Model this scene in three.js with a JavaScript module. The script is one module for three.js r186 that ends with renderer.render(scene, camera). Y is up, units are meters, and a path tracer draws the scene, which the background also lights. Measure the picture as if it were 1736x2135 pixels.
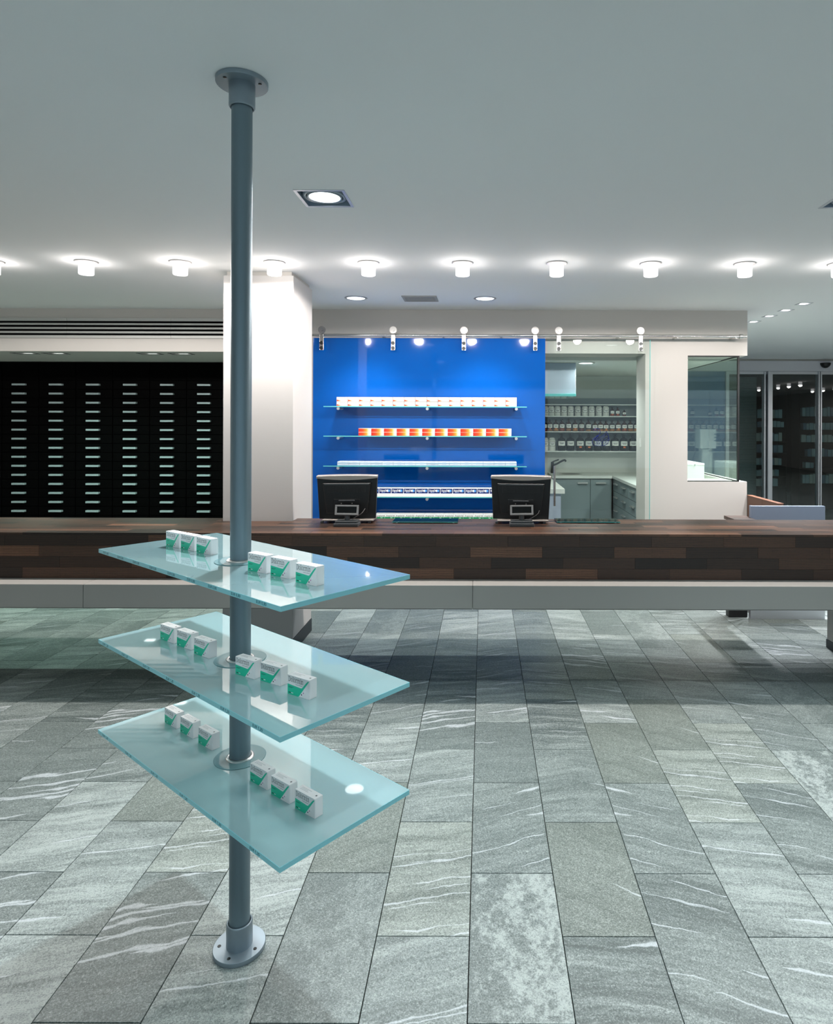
import * as THREE from 'three';
import { RoundedBoxGeometry } from 'three/addons/geometries/RoundedBoxGeometry.js';
import { mergeGeometries } from 'three/addons/utils/BufferGeometryUtils.js';
import { RectAreaLightUniformsLib } from 'three/addons/lights/RectAreaLightUniformsLib.js';

// ---------------------------------------------------------------- camera, sky, exposure
const F = 1356, CX = 1007, CY = 880, ROLL = 0.0031, EYE = 1.66;      // focal length and principal point in photo pixels (1736 x 2135)
const scene = new THREE.Scene();
scene.background = new THREE.Color(0x000000);                       // night outside
const camera = new THREE.PerspectiveCamera(2 * Math.atan(1255 / F) * 180 / Math.PI, 2014 / 2510, 0.05, 60);
camera.setViewOffset(2014, 2510, 0, 375, 1736, 2135);
camera.position.set(0, EYE, 0);
camera.rotation.set(0, 0, ROLL);
const renderer = new THREE.WebGLRenderer({ antialias: true });
renderer.toneMapping = THREE.LinearToneMapping;
renderer.toneMappingExposure = 1.1;
renderer.shadowMap.enabled = true;
RectAreaLightUniformsLib.init();
// frontal fill light added behind the camera as dusk from an unseen shop window (its frame and panes are built with the rear wall)
const dayFill = new THREE.RectAreaLight(new THREE.Color(0.68, 0.87, 1.0), 0.72, 13, 2.0);
dayFill.position.set(1.6, 1.5, 4.44); dayFill.lookAt(1.6, 1.5, -5); scene.add(dayFill);
// strengths of the fittings (candela); the lights themselves stand in the lamps' builders
const LUM = { row: 2.75, halo: 0.16, square: 18, round: 9, small: 20, alcove: 3.8, lab: 5.5 };
const HUE = { row: [1.0, 0.935, 0.90], square: [0.81, 0.94, 1.0], round: [0.90, 0.98, 1.0], small: [0.96, 0.96, 1.0], alcove: [0.62, 1.0, 0.86], lab: [0.93, 1.0, 0.95] };

// ---------------------------------------------------------------- helpers
const V = (x, y, z) => new THREE.Vector3(x, y, z);
const ray = (px, py) => { const dx = px - CX, dy = py - CY; return [(dx + ROLL * dy) / F, -(dy - ROLL * dx) / F]; };
const atZ = (px, py, Z) => { const [a, b] = ray(px, py); return V(a * Z, EYE + b * Z, -Z); };          // where a sight line meets the upright plane at depth Z
const atY = (px, py, h) => { const [a, b] = ray(px, py), Z = (h - EYE) / b; return V(a * Z, h, -Z); };  // ... or the level plane at height h
let seed = 7;
const rnd = () => { seed = (seed * 1664525 + 1013904223) >>> 0; return seed / 4294967296; };
const rr = (a, b) => a + (b - a) * rnd();
const sr = (r, g, b) => new THREE.Color().setRGB(r / 255, g / 255, b / 255, THREE.SRGBColorSpace);
const mat = (color, roughness = 0.6, metalness = 0, more = {}) => new THREE.MeshPhysicalMaterial({ color, roughness, metalness, ...more });
const taken = new Map();
const numbered = (n) => { const k = taken.get(n) ?? 0; taken.set(n, k + 1); return k ? `${n}_${String(k).padStart(3, '0')}` : n; };
function shade(o) { o.castShadow = true; o.receiveShadow = true; return o; }
function mesh(name, geo, m, parent, label) {
  const o = shade(new THREE.Mesh(Array.isArray(geo) ? mergeGeometries(geo.map((g) => (g.index ? g.toNonIndexed() : g)), false) : geo, m));
  o.name = parent ? name : numbered(name);
  if (label) o.userData.label = label;
  (parent ?? scene).add(o);
  return o;
}
function tag(o, label, category, group, kind) {
  Object.assign(o.userData, { label, category });
  if (group) o.userData.group = group;
  if (kind) o.userData.kind = kind;
  return o;
}
function thing(name, label, category, p = [0, 0, 0], group) {
  const o = new THREE.Group(); o.name = numbered(name); o.position.set(...p); scene.add(o);
  return tag(o, label, category, group);
}
function struct(name, geo, m, label) { const o = mesh(name, geo, m); o.userData.kind = 'structure'; if (label) o.userData.label = label; o.userData.category = name.split('_')[0]; return o; }
function copyOf(o, label, group) {
  const c = o.clone(); c.name = numbered(o.name.replace(/_\d{3}$/, '')); c.userData = { ...o.userData };
  if (label) c.userData.label = label;
  if (group) c.userData.group = group;
  scene.add(c); return c;
}
const flatten = (g) => (g.index ? g.toNonIndexed() : g);
// box between two depths (Z positive away from the camera), uv in metres
function uvBox(g) {
  const n = g.index ? g.toNonIndexed() : g, p = n.attributes.position, q = n.attributes.normal, uv = new Float32Array(p.count * 2);
  for (let i = 0; i < p.count; i++) {
    const ax = Math.abs(q.getX(i)), ay = Math.abs(q.getY(i)), az = Math.abs(q.getZ(i));
    const [u, v] = ax > ay && ax > az ? [p.getZ(i), p.getY(i)] : ay > az ? [p.getX(i), p.getZ(i)] : [p.getX(i), p.getY(i)];
    uv[2 * i] = u; uv[2 * i + 1] = v;
  }
  n.setAttribute('uv', new THREE.BufferAttribute(uv, 2)); return n;
}
const bx = (x0, x1, y0, y1, Z0, Z1, r = 0) => {
  const w = x1 - x0, h = y1 - y0, d = Z1 - Z0;
  const g = r ? new RoundedBoxGeometry(w, h, d, 1, Math.min(r, w / 2.01, h / 2.01, d / 2.01)) : new THREE.BoxGeometry(w, h, d);
  return uvBox(g.translate((x0 + x1) / 2, (y0 + y1) / 2, -(Z0 + Z1) / 2));
};
const cb = (w, h, d, x, y, z, r = 0) => uvBox((r ? new RoundedBoxGeometry(w, h, d, 1, Math.min(r, w / 2.01, h / 2.01, d / 2.01)) : new THREE.BoxGeometry(w, h, d)).translate(x, y, z));
const cyl = (r0, r1, h, x, y, z, n = 32, open = false) => new THREE.CylinderGeometry(r0, r1, h, n, 1, open).translate(x, y, z);
const lathe = (pts, n = 32) => new THREE.LatheGeometry(pts.map(([r, y]) => new THREE.Vector2(r, y)), n);
const tube = (pts, r, n = 24, k = 8) => new THREE.TubeGeometry(new THREE.CatmullRomCurve3(pts.map((p) => V(...p))), n, r, k);
function sheet(outer, holes, y0, thick, upright) {                   // plate with holes; level (x, Z) or upright (x, y)
  const s = new THREE.Shape(outer.map(([a, b]) => new THREE.Vector2(a, b)));
  for (const h of holes) s.holes.push(new THREE.Path(h.map(([a, b]) => new THREE.Vector2(a, b))));
  const g = new THREE.ExtrudeGeometry(s, { depth: thick, bevelEnabled: false });
  if (!upright) { g.rotateX(-Math.PI / 2); g.translate(0, y0, 0); } else g.translate(0, 0, -y0 - thick);
  return g;
}
const rect = (x0, x1, y0, y1) => [[x0, y0], [x1, y0], [x1, y1], [x0, y1]];
const ring = (x, y, r, n = 28) => Array.from({ length: n }, (_, i) => [x + r * Math.cos(i / n * 2 * Math.PI), y + r * Math.sin(i / n * 2 * Math.PI)]);

// ---------------------------------------------------------------- procedural textures
const hash = (x, y, s) => { let h = (x * 374761393 + y * 668265263 + s * 974634757) | 0; h = Math.imul(h ^ (h >>> 13), 1274126177); return ((h ^ (h >>> 16)) >>> 0) / 4294967296; };
function noise(x, y, s) {
  const ix = Math.floor(x), iy = Math.floor(y), fx = x - ix, fy = y - iy, u = fx * fx * (3 - 2 * fx), v = fy * fy * (3 - 2 * fy);
  const a = hash(ix, iy, s), b = hash(ix + 1, iy, s), c = hash(ix, iy + 1, s), d = hash(ix + 1, iy + 1, s);
  return a + (b - a) * u + (c - a + (a - b - c + d) * u) * v;
}
const fbm = (x, y, s, o = 4) => { let t = 0, a = 0.5; for (let i = 0; i < o; i++, x *= 2.03, y *= 2.03, a *= 0.5) t += a * noise(x, y, s + i); return t / (1 - Math.pow(0.5, o)); };
const step = (a, b, x) => { const t = Math.min(1, Math.max(0, (x - a) / (b - a))); return t * t * (3 - 2 * t); };
function dataTexture(w, h, f, srgb = true) {
  const d = new Uint8Array(w * h * 4);
  for (let y = 0, i = 0; y < h; y++) for (let x = 0; x < w; x++, i += 4) { const c = f(x / w, y / h, x, y); d[i] = c[0]; d[i + 1] = c[1]; d[i + 2] = c[2]; d[i + 3] = 255; }
  const t = new THREE.DataTexture(d, w, h); t.wrapS = t.wrapT = THREE.RepeatWrapping; t.magFilter = THREE.LinearFilter; t.minFilter = THREE.LinearMipmapLinearFilter; t.generateMipmaps = true;
  if (srgb) t.colorSpace = THREE.SRGBColorSpace;
  t.needsUpdate = true; return t;
}
function print(w, h, draw) {
  const c = document.createElement('canvas'); c.width = w; c.height = h; draw(c.getContext('2d'), w, h);
  const t = new THREE.CanvasTexture(c); t.colorSpace = THREE.SRGBColorSpace; return t;
}
// grey-green quartzite: banding along an angle, white veins, salt-and-pepper grain
function stone(s, { ang = 0.3, band = 1, veins = 4, veinW = 1, tone = 0, blotch = 0, swirl = 0, warm = 0 }) {
  const ca = Math.cos(ang), sa = Math.sin(ang), list = [];
  for (let k = 0; k < veins; k++) list.push({ t: (hash(k, 3, s) - 0.5) * 0.62, w: (0.0016 + 0.0055 * hash(k, 5, s) ** 2) * veinW, a: hash(k, 7, s) * 0.5 - 0.25, l: 0.06 + 0.16 * hash(k, 9, s) });
  return dataTexture(288, 576, (u, v, px, py) => {
    let x = (u - 0.5) * 0.3, y = (v - 0.5) * 0.6;
    if (swirl) { y += swirl * (0.9 * x * x + 0.25 * x); x += swirl * 0.1 * (fbm(y * 5, x * 5, s + 60) - 0.5); }
    const a = x * ca + y * sa, t = -x * sa + y * ca + 0.045 * (fbm(x * 6 + 9, y * 6, s) - 0.5);
    let g = 0.5 + band * (0.5 * (fbm(a * 2.2 + 3, t * 20, s + 11, 4) - 0.5) + 0.35 * (fbm(a * 12, t * 110, s + 19, 3) - 0.5));
    if (blotch) { const b = 0.6 * fbm(x * 16 + 5, y * 11, s + 31, 5) + 0.4 * fbm(x * 70, y * 60, s + 35, 4); g = g * (1 - blotch) + blotch * (0.2 + 0.8 * step(0.38, 0.68, b + 0.3 * x / 0.3)); }
    const speck = hash(px, py, s + 77), grain = 0.55 * noise(px / 3.1, py / 3.1, s + 41) + 0.45 * noise(px / 1.5, py / 1.5, s + 43);
    g += 0.85 * (grain - 0.5) + 0.2 * (speck - 0.5) + (grain > 0.74 ? 0.16 : 0) - (grain < 0.24 ? 0.16 : 0);
    let w = 0;
    for (const q of list) {
      const d = Math.abs(t - q.t + 0.012 * (noise(a * 13, q.t * 50, s + 5) - 0.5) + 0.003 * (noise(a * 70, q.t * 90, s + 6) - 0.5)), thick = q.w * (0.25 + 1.5 * noise(a * 22 + 4, q.t * 77, s + 8)) * step(q.l + 0.03, q.l - 0.05, Math.abs(a - q.a));
      w = Math.max(w, step(thick * 1.5 + 0.0006, thick * 0.45, d) * (thick > 0.0004 ? 1 : 0));
    }
    g = Math.max(0, Math.min(1, g + tone));
    const r = 74 + 92 * g + warm * 2, gg = 84 + 90 * g + warm, b = 82 + 88 * g - warm * 2, k = w * (0.6 + 0.3 * grain);
    return [r + (200 - r) * k, gg + (205 - gg) * k, b + (208 - b) * k];
  });
}
const stoneBump = dataTexture(256, 512, (u, v, x, y) => { const g = 128 + 70 * (noise(x / 2, y / 2, 3) - 0.5) + 60 * (fbm(x / 22, y / 9, 8, 3) - 0.5); return [g, g, g]; }, false);
function walnut(s, tone, red) {
  return dataTexture(512, 80, (u, v) => {
    const x = u * 0.46, y = v * 0.072, w = y + 0.012 * (fbm(x * 4, y * 8, s, 3) - 0.5) + (s % 3 === 0 ? 0.05 * (x - 0.23) * (x - 0.23) * Math.sign(y - 0.036) : 0);
    const ringy = 0.5 + 0.5 * Math.sin((w * 520 + 5 * fbm(x * 3, w * 40, s + 4, 3)) * (0.7 + 0.6 * hash(s, 1, 1))), fibre = fbm(x * 16, y * 900, s + 9, 3), pore = noise(x * 60, y * 1400, s + 21) > 0.8 ? 0.75 : 1;
    const g = tone * (0.72 + 0.34 * ringy * 0.6 + 0.42 * (fibre - 0.3)) * pore;
    return [Math.min(255, 80 * g + red * 4 + 8), Math.min(255, 60 * g + red * 1 + 7), 47 * g + 6];
  });
}
const plaster = dataTexture(256, 256, (u, v, x, y) => { const g = 128 + 40 * (noise(x / 1.5, y / 1.5, 5) - 0.5) + 40 * (fbm(x / 20, y / 20, 9, 3) - 0.5); return [g, g, g]; }, false);
const tubeGrain = dataTexture(256, 256, (u, v, x, y) => { const g = 150 + 80 * (noise(x / 2, y / 2, 25) - 0.5); return [g, g, g]; }, false);
const tiled = (t, a, b) => { const c = t.clone(); c.repeat.set(a, b); c.needsUpdate = true; return c; };
const plasterFine = tiled(plaster, 2, 2);

// ---------------------------------------------------------------- materials
const M = {
  ceiling: mat(new THREE.Color(0.88, 0.885, 0.89), 0.9, 0, { bumpMap: plasterFine, bumpScale: 0.0006 }),
  wall: mat(new THREE.Color(0.57, 0.545, 0.51), 0.85, 0, { bumpMap: plasterFine, bumpScale: 0.0006 }),
  column: mat(new THREE.Color(0.57, 0.55, 0.53), 0.8, 0, { bumpMap: plasterFine, bumpScale: 0.0004 }),
  core: mat(sr(190, 186, 180), 0.9),
  grout: mat(sr(52, 54, 54), 0.9),
  steel: mat(new THREE.Color(0.72, 0.71, 0.69), 0.32, 0.85),
  satin: mat(new THREE.Color(0.39, 0.38, 0.355), 0.5, 0.25),
  pole: mat(new THREE.Color(0.17, 0.235, 0.27), 0.42, 0.5, { bumpMap: tubeGrain, bumpScale: 0.0002 }),
  flange: mat(new THREE.Color(0.27, 0.33, 0.37), 0.42, 0.6),
  polish: mat(new THREE.Color(0.58, 0.57, 0.55), 0.2, 1),
  rim: mat(new THREE.Color(0.72, 0.69, 0.68), 0.4, 0.3),
  slat: mat(new THREE.Color(0.52, 0.52, 0.50), 0.5, 0.2),
  screw: mat(sr(60, 62, 62), 0.35, 1),
  dark: mat(sr(18, 18, 19), 0.5),
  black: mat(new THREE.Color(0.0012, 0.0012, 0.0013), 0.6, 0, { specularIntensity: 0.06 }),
  handle: mat(new THREE.Color(0.36, 0.45, 0.46), 0.45, 0.3),
  blue: mat(new THREE.Color(0.001, 0.08, 0.36), 0.05, 0),
  clear: mat(new THREE.Color(0.95, 0.985, 0.975), 0.0, 0, { transmission: 1, thickness: 0, ior: 1.5, specularIntensity: 0.6 }),
  clearEdge: mat(new THREE.Color(0.12, 0.52, 0.50), 0.1, 0),
  shelfGlass: mat(new THREE.Color(0.50, 0.72, 0.74), 0.03, 0, { transmission: 0.34, thickness: 0, ior: 1.75, clearcoat: 1, clearcoatRoughness: 0.02 }),
  washer: mat(new THREE.Color(0.26, 0.46, 0.49), 0.05, 0, { transmission: 0.3, thickness: 0, ior: 1.5 }),
  shelfEdge: mat(new THREE.Color(0.25, 0.62, 0.68), 0.12, 0),  // teal lightened for the light carried to the glass edges
  white: mat(sr(236, 236, 232), 0.6),
  worktop: mat(sr(228, 230, 224), 0.35),
  labWall: mat(new THREE.Color(0.66, 0.68, 0.64), 0.85),
  labFront: mat(new THREE.Color(0.25, 0.31, 0.32), 0.5),
  plastic: mat(sr(13, 13, 13), 0.42),
  plasticGrey: mat(sr(74, 78, 80), 0.45, 0.2),
  silver: mat(sr(168, 160, 152), 0.4, 0.4),
  screen: mat(sr(4, 4, 5), 0.12),
  alu: mat(new THREE.Color(0.58, 0.60, 0.63), 0.38, 0.8),
  panelBlue: mat(new THREE.Color(0.21, 0.26, 0.35), 0.45, 0.35),
  duskBlue: mat(new THREE.Color(0.015, 0.15, 0.34), 0.3),  // blue dusk beyond the glass, put into the colour
};
const glowOf = (hue, k) => mat(new THREE.Color(0.9, 0.9, 0.9), 0.5, 0, { emissive: new THREE.Color(...hue), emissiveIntensity: k });
const G = { row: glowOf([1, 0.97, 0.98], 1.8), square: glowOf([0.93, 0.97, 1], 4), round: glowOf([0.95, 1, 1], 3), small: glowOf([0.97, 0.97, 1], 3), alcove: glowOf([0.9, 1, 0.97], 2.5), lab: glowOf([0.97, 1, 0.98], 3) };

// ---------------------------------------------------------------- the setting
const H = 2.7336, ZB = 6.22, ZW = 6.575, ZLAB = 8.86, LABH = 2.287, ZFAR = 11.03, XL = -6.0, XR = 11.5, ZREAR = -4.5;
const SQ = [[-0.766, 3.13], [1.787, 3.13], [-3.32, 3.13, 0.3], [4.34, 3.13], [-0.766, 0.58, 0.3], [1.787, 0.58, 0.5], [-3.32, 0.58, 0.25], [5.4, 6.0, 1.3], [5.4, 8.6, 1.2]];   // recessed square downlights (x, depth); last two unseen, added to brighten the passage
const RD = [[-1.107, 5.643], [0.0125, 5.643]];                                                                  // round downlights by the blue panel
const SM = [[2.865, 6.9], [2.87, 6.53], [2.876, 6.19], [2.88, 5.85]];                                           // small square ones over the passage
{
  const holes = [];
  for (const [x, z] of SQ) holes.push(rect(x - 0.115, x + 0.115, z - 0.115, z + 0.115));
  for (const [x, z] of RD) holes.push(ring(x, z, 0.088));
  for (const [x, z] of SM) holes.push(rect(x - 0.05, x + 0.05, z - 0.05, z + 0.05));
  struct('ceiling', uvBox(sheet(rect(XL, XR, ZREAR, ZFAR + 0.2), holes, H, 0.25)), M.ceiling, 'smooth pale grey ceiling');
  struct('ceiling', bx(XL, XR, H + 0.25, H + 0.35, ZREAR, ZFAR + 0.2), M.core, 'slab above the suspended ceiling');
  taken.set('ceiling', 2);
}
// floor: slab plus tiles of 0.3 x 0.6 m laid in half bond
{
  const floor = struct('floor', bx(XL, XR, -0.2, -0.012, ZREAR, ZFAR + 5), M.grout, 'stone tile floor in grey quartzite');
  const specs = [
    { ang: 0.22, veins: 3, band: 1.2, tone: 0.02 }, { ang: 0.3, veins: 10, veinW: 1.5, band: 0.9, tone: -0.14 }, { ang: 0.28, veins: 2, band: 1.6, tone: 0.2 }, { ang: 0.1, veins: 1, band: 0.5, tone: -0.12 },
    { ang: 0.4, veins: 7, veinW: 1.1, band: 1.0, tone: -0.04 }, { ang: 0.15, veins: 4, band: 1.4, tone: 0.1 }, { ang: 0.35, veins: 8, veinW: 1.2, band: 1.2, tone: -0.1 }, { ang: 0.05, veins: 2, band: 1.7, tone: -0.12 },
    { ang: 0.5, veins: 1, band: 0.6, tone: -0.12, warm: 1 }, { ang: 0.9, veins: 0, band: 0.5, blotch: 0.7, tone: 0.08 }, { ang: 0.2, veins: 1, band: 1.0, swirl: 1, tone: -0.06 }, { ang: 0.25, veins: 5, veinW: 1.5, band: 1.3, tone: 0.17 },
    { ang: 0.6, veins: 0, band: 0.45, blotch: 0.3, tone: -0.08 }, { ang: 0.18, veins: 12, veinW: 0.8, band: 1.0, tone: 0.08, warm: 1 },
  ];
  const tm = specs.map((s, i) => mat(new THREE.Color(1, 1, 1), 0.42, 0, { map: stone(100 + i * 13, s), bumpMap: stoneBump, bumpScale: 0.0007, specularIntensity: 0.8 }));
  const w = 0.3 - 0.0028, l = 0.6 - 0.0028, b = 0.0012;
  const tileGeo = (flipU, turn) => {
    const g = flatten(new RoundedBoxGeometry(w, 0.016, l, 1, b)), p = g.attributes.position, uv = new Float32Array(p.count * 2);
    for (let i = 0; i < p.count; i++) { let u = p.getX(i) / 0.3 + 0.5, v = 0.5 - p.getZ(i) / 0.6; if (flipU) u = 1 - u; if (turn) { u = 1 - u; v = 1 - v; } uv[2 * i] = u; uv[2 * i + 1] = v; }
    g.setAttribute('uv', new THREE.BufferAttribute(uv, 2)); return g;
  };
  const geos = [tileGeo(false, false), tileGeo(false, true), tileGeo(true, false), tileGeo(true, true)];
  // stone types of the tiles that show best, by column and by the row's far edge (in tenths of a metre)
  const pick = { '0,24': 9, '0,30': 4, '0,36': 3, '1,21': 7, '1,27': 8, '1,33': 10, '1,15': 6, '2,24': 6, '2,30': 4, '2,18': 7, '3,21': 11, '3,27': 5, '3,15': 3, '4,24': 2, '4,30': 6, '5,27': 1, '5,33': 9,
    '-1,21': 0, '-1,27': 13, '-1,33': 0, '-2,24': 12, '-2,18': 3, '-2,30': 8, '-3,21': 5, '-3,27': 2, '-4,24': 1, '-4,30': 13, '-5,21': 2, '-5,27': 5, '-6,24': 1, '-6,30': 2, '3,33': 13, '4,36': 13, '6,30': 1 };
  const all = [];
  for (let k = -20; k < 39; k++) for (let r = -8; r < 28; r++) {
    const x0 = -0.039 + 0.3 * k, z0 = (k & 1 ? 0.3 : -0.006) + 0.6 * r;
    if (x0 < XL || x0 + 0.3 > XR || z0 < ZREAR || z0 > ZFAR + 4) continue;
    const xc = x0 + 0.15, zc = z0 + 0.3, px = CX + xc * F / zc, py = CY + EYE * F / zc;
    const seen = zc > 1.2 && px > -260 && px < 1990 && zc < 6.2 && py < 2700;
    const key = k + ',' + Math.round((z0 + 0.6) * 10);
    const type = pick[key] ?? Math.floor(hash(k, r, 5) * specs.length), desc = k >= 1 && hash(k, r, 6) > 0.25;
    all.push({ xc, zc, seen, type: type === 9 && pick[key] === undefined ? 0 : type, flip: (desc ? 2 : 0) + (hash(k, r, 8) > 0.5 && pick[key] === undefined ? 1 : 0) });
  }
  const near = all.filter((t) => t.seen).sort((a, c) => a.zc - c.zc).slice(0, 290), set = new Set(near);
  for (const t of near) { const o = mesh('tile', geos[t.flip], tm[t.type], floor); o.position.set(t.xc, -0.008 + (hash(Math.round(t.xc * 10), Math.round(t.zc * 10), 4) - 0.5) * 0.0006, -t.zc); }
  const rest = all.filter((t) => !set.has(t)), flat = tm[5];
  const im = new THREE.InstancedMesh(geos[0], flat, rest.length), mm = new THREE.Matrix4();
  rest.forEach((t, i) => im.setMatrixAt(i, mm.makeTranslation(t.xc, -0.008, -t.zc)));
  im.name = 'more_tiles'; im.userData.kind = 'stuff'; im.castShadow = im.receiveShadow = true; floor.add(im);
}
// shell
const XWE = 2.523;                                                    // end of the wall with the blue panel
struct('wall_left', bx(XL - 0.2, XL, -0.2, H + 0.3, ZREAR, ZFAR + 5), M.wall, 'cream side wall beside the drawer alcove');
struct('wall_right', bx(XR, XR + 0.2, -0.2, H + 0.3, ZREAR, ZFAR + 5), M.wall, 'cream wall at the far side of the shop');
struct('wall_rear', [bx(XL, XR, -0.2, 0.48, ZREAR - 0.2, ZREAR), bx(XL, XR, 2.52, H + 0.3, ZREAR - 0.2, ZREAR), bx(XL, -4.92, 0.48, 2.52, ZREAR - 0.2, ZREAR), bx(8.12, XR, 0.48, 2.52, ZREAR - 0.2, ZREAR)], M.wall, 'cream wall round the added shop window');
{
  const w = struct('window_added_3', bx(-4.92, 8.12, 0.48, 2.52, ZREAR - 0.1, ZREAR - 0.08), mat(new THREE.Color(0.5, 0.55, 0.6), 0.4, 0, { emissive: new THREE.Color(0.62, 0.84, 1.0), emissiveIntensity: 0.15 }), 'unseen glowing shop window added for soft bluish light from behind the camera');  // unseen glowing panes, added to light the fronts of things
  for (let i = 1; i < 6; i++) mesh('mullion', bx(-4.92 + i * 2.173 - 0.03, -4.92 + i * 2.173 + 0.03, 0.48, 2.52, ZREAR - 0.08, ZREAR - 0.02), M.alu, w);
}
{
  const doorL = 0.45, doorR = 1.548, head = 2.319, winL = 1.954, sill = 1.096, winT = 2.297;
  const outer = [[-2.2, 0], [doorL, 0], [doorL, head], [doorR, head], [doorR, 0], [XWE, 0], [XWE, sill], [winL, sill], [winL, winT + 0.006], [XWE, winT + 0.006], [XWE, H], [-2.2, H]];
  struct('wall_back', uvBox(sheet(outer, [], ZB, ZW - ZB, true)), M.wall, 'cream wall with doorway and glazed corner');
  // laboratory behind it
  struct('wall_lab_back', bx(-0.2, XWE, 0, H, ZLAB, ZLAB + 0.15), M.labWall, 'pale grey back wall of the laboratory');
  struct('wall_lab_left', bx(-0.2, -0.05, 0, H, ZW, ZLAB), M.labWall, 'pale grey side wall of the laboratory');
  struct('ceiling_lab', uvBox(sheet(rect(-0.05, 2.40, ZW, ZLAB), [ring(1.08, 6.86, 0.085)], LABH, 0.2)), M.labWall, 'white lowered ceiling of the laboratory');
  struct('wall_lab_right', [bx(2.40, XWE, 0, sill, ZW, ZLAB), bx(2.40, XWE, winT + 0.006, H, ZW, ZLAB), bx(2.40, XWE, sill, winT + 0.006, 8.3, ZLAB)], M.wall, 'cream parapet and lintel round the side glazing');
  struct('ceiling_lab_slab', bx(-0.05, 2.40, LABH + 0.2, H, ZW, ZLAB), M.core, 'slab over the laboratory ceiling');
  // corner window: front pane and side pane with dark seals
  const pane = mat(new THREE.Color(0.90, 0.96, 0.93), 0, 0, { transmission: 1, thickness: 0, ior: 1.52 });
  const w1 = struct('window_1', bx(winL, 2.436, sill + 0.008, winT - 0.004, ZB + 0.02, ZB + 0.026), pane, 'greenish front pane of the glazed corner');
  mesh('seal', [bx(winL, 2.452, winT - 0.004, winT + 0.006, ZB + 0.008, ZB + 0.034), bx(winL, 2.452, sill, sill + 0.008, ZB + 0.008, ZB + 0.034)], M.dark, w1, 'thin black window seal');
  mesh('corner_joint', bx(2.436, 2.452, sill + 0.008, winT - 0.004, ZB + 0.008, ZB + 0.034), M.dark, w1, 'black silicone corner joint');
  const w2 = struct('window_2', bx(2.442, 2.448, sill + 0.008, winT - 0.004, ZB + 0.034, 8.3), pane, 'greenish side pane of the glazed corner');
  mesh('seal', [bx(2.436, 2.454, winT - 0.004, winT + 0.006, ZB + 0.034, 8.3), bx(2.436, 2.454, sill, sill + 0.008, ZB + 0.034, 8.3)], M.dark, w2, 'thin black window seal');
}
// drawer alcove: bulkhead, soffit, side wall, back
const SOF = 2.325, ZD = 7.34;
const AL = [[-4.52, 6.42], [-4.22, 6.42], [-3.29, 6.42], [-2.98, 6.42]];
{
  struct('wall_bulkhead', [bx(XL, -2.2, SOF, H, ZB, ZB + 0.12)], M.wall, 'cream bulkhead over the drawer alcove');
  const holes = AL.map(([x, z]) => rect(x - 0.1, x + 0.1, z - 0.05, z + 0.05));
  struct('ceiling_alcove', uvBox(sheet(rect(XL, -2.2, ZB + 0.12, ZD + 0.6), holes, SOF, 0.16)), M.wall, 'soffit of the drawer alcove');
  struct('wall_alcove_side', bx(-2.3, -2.2, 0, H, ZB, ZD + 0.6), M.wall, 'side wall of the drawer alcove');
  struct('wall_alcove_back', bx(XL, -2.2, 0, H, ZD + 0.6, ZD + 0.75), M.wall, 'back wall of the drawer alcove');
  // slot grille in the bulkhead
  const gr = thing('air_grille', 'long metal slot grille with four black slots above the drawer alcove', 'grille');
  const ys = [663.7, 670.2, 674.5, 678.4, 683, 687, 691.4, 695.6, 700, 705.5].map((y) => atZ(300, y, ZB).y);
  mesh('slot_shade', bx(XL + 0.001, -2.201, ys[9] + 0.005, ys[0] - 0.005, ZB - 0.002, ZB - 0.0005), M.black, gr, 'black duct plate painting the dark behind the slots');  // flat black plate paints the shade of a recess left unbuilt
  const joints = [XL, atZ(142, 690, ZB).x, atZ(358, 690, ZB).x, -2.201];
  for (let j = 0; j < 3; j++) for (let i = 0; i < 5; i++) mesh('slat', bx(joints[j] + 0.001, joints[j + 1] - 0.001, ys[2 * i + 1], ys[2 * i], ZB - 0.022, ZB - 0.002, 0.001), M.slat, gr);
}
// column
{
  const x0 = atZ(465, 830, 4.651).x, x1 = atZ(611, 830, 4.651).x, z0 = 4.651, z1 = 5.158;
  const c = struct('column', bx(x0 + 0.018, x1 - 0.018, 0, H, z0 + 0.018, z1 - 0.018), M.core, 'square cream clad column rising through the counter');
  mesh('cladding', bx(x0, x1, 0.1, H - 0.03, z0, z1, 0.003), M.column, c);
  mesh('plinth', bx(x0 - 0.004, x1 + 0.004, 0.004, 0.1, z0 - 0.004, z1 + 0.004), mat(sr(58, 62, 64), 0.4, 0.6), c, 'dark metal plinth');
}
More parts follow.
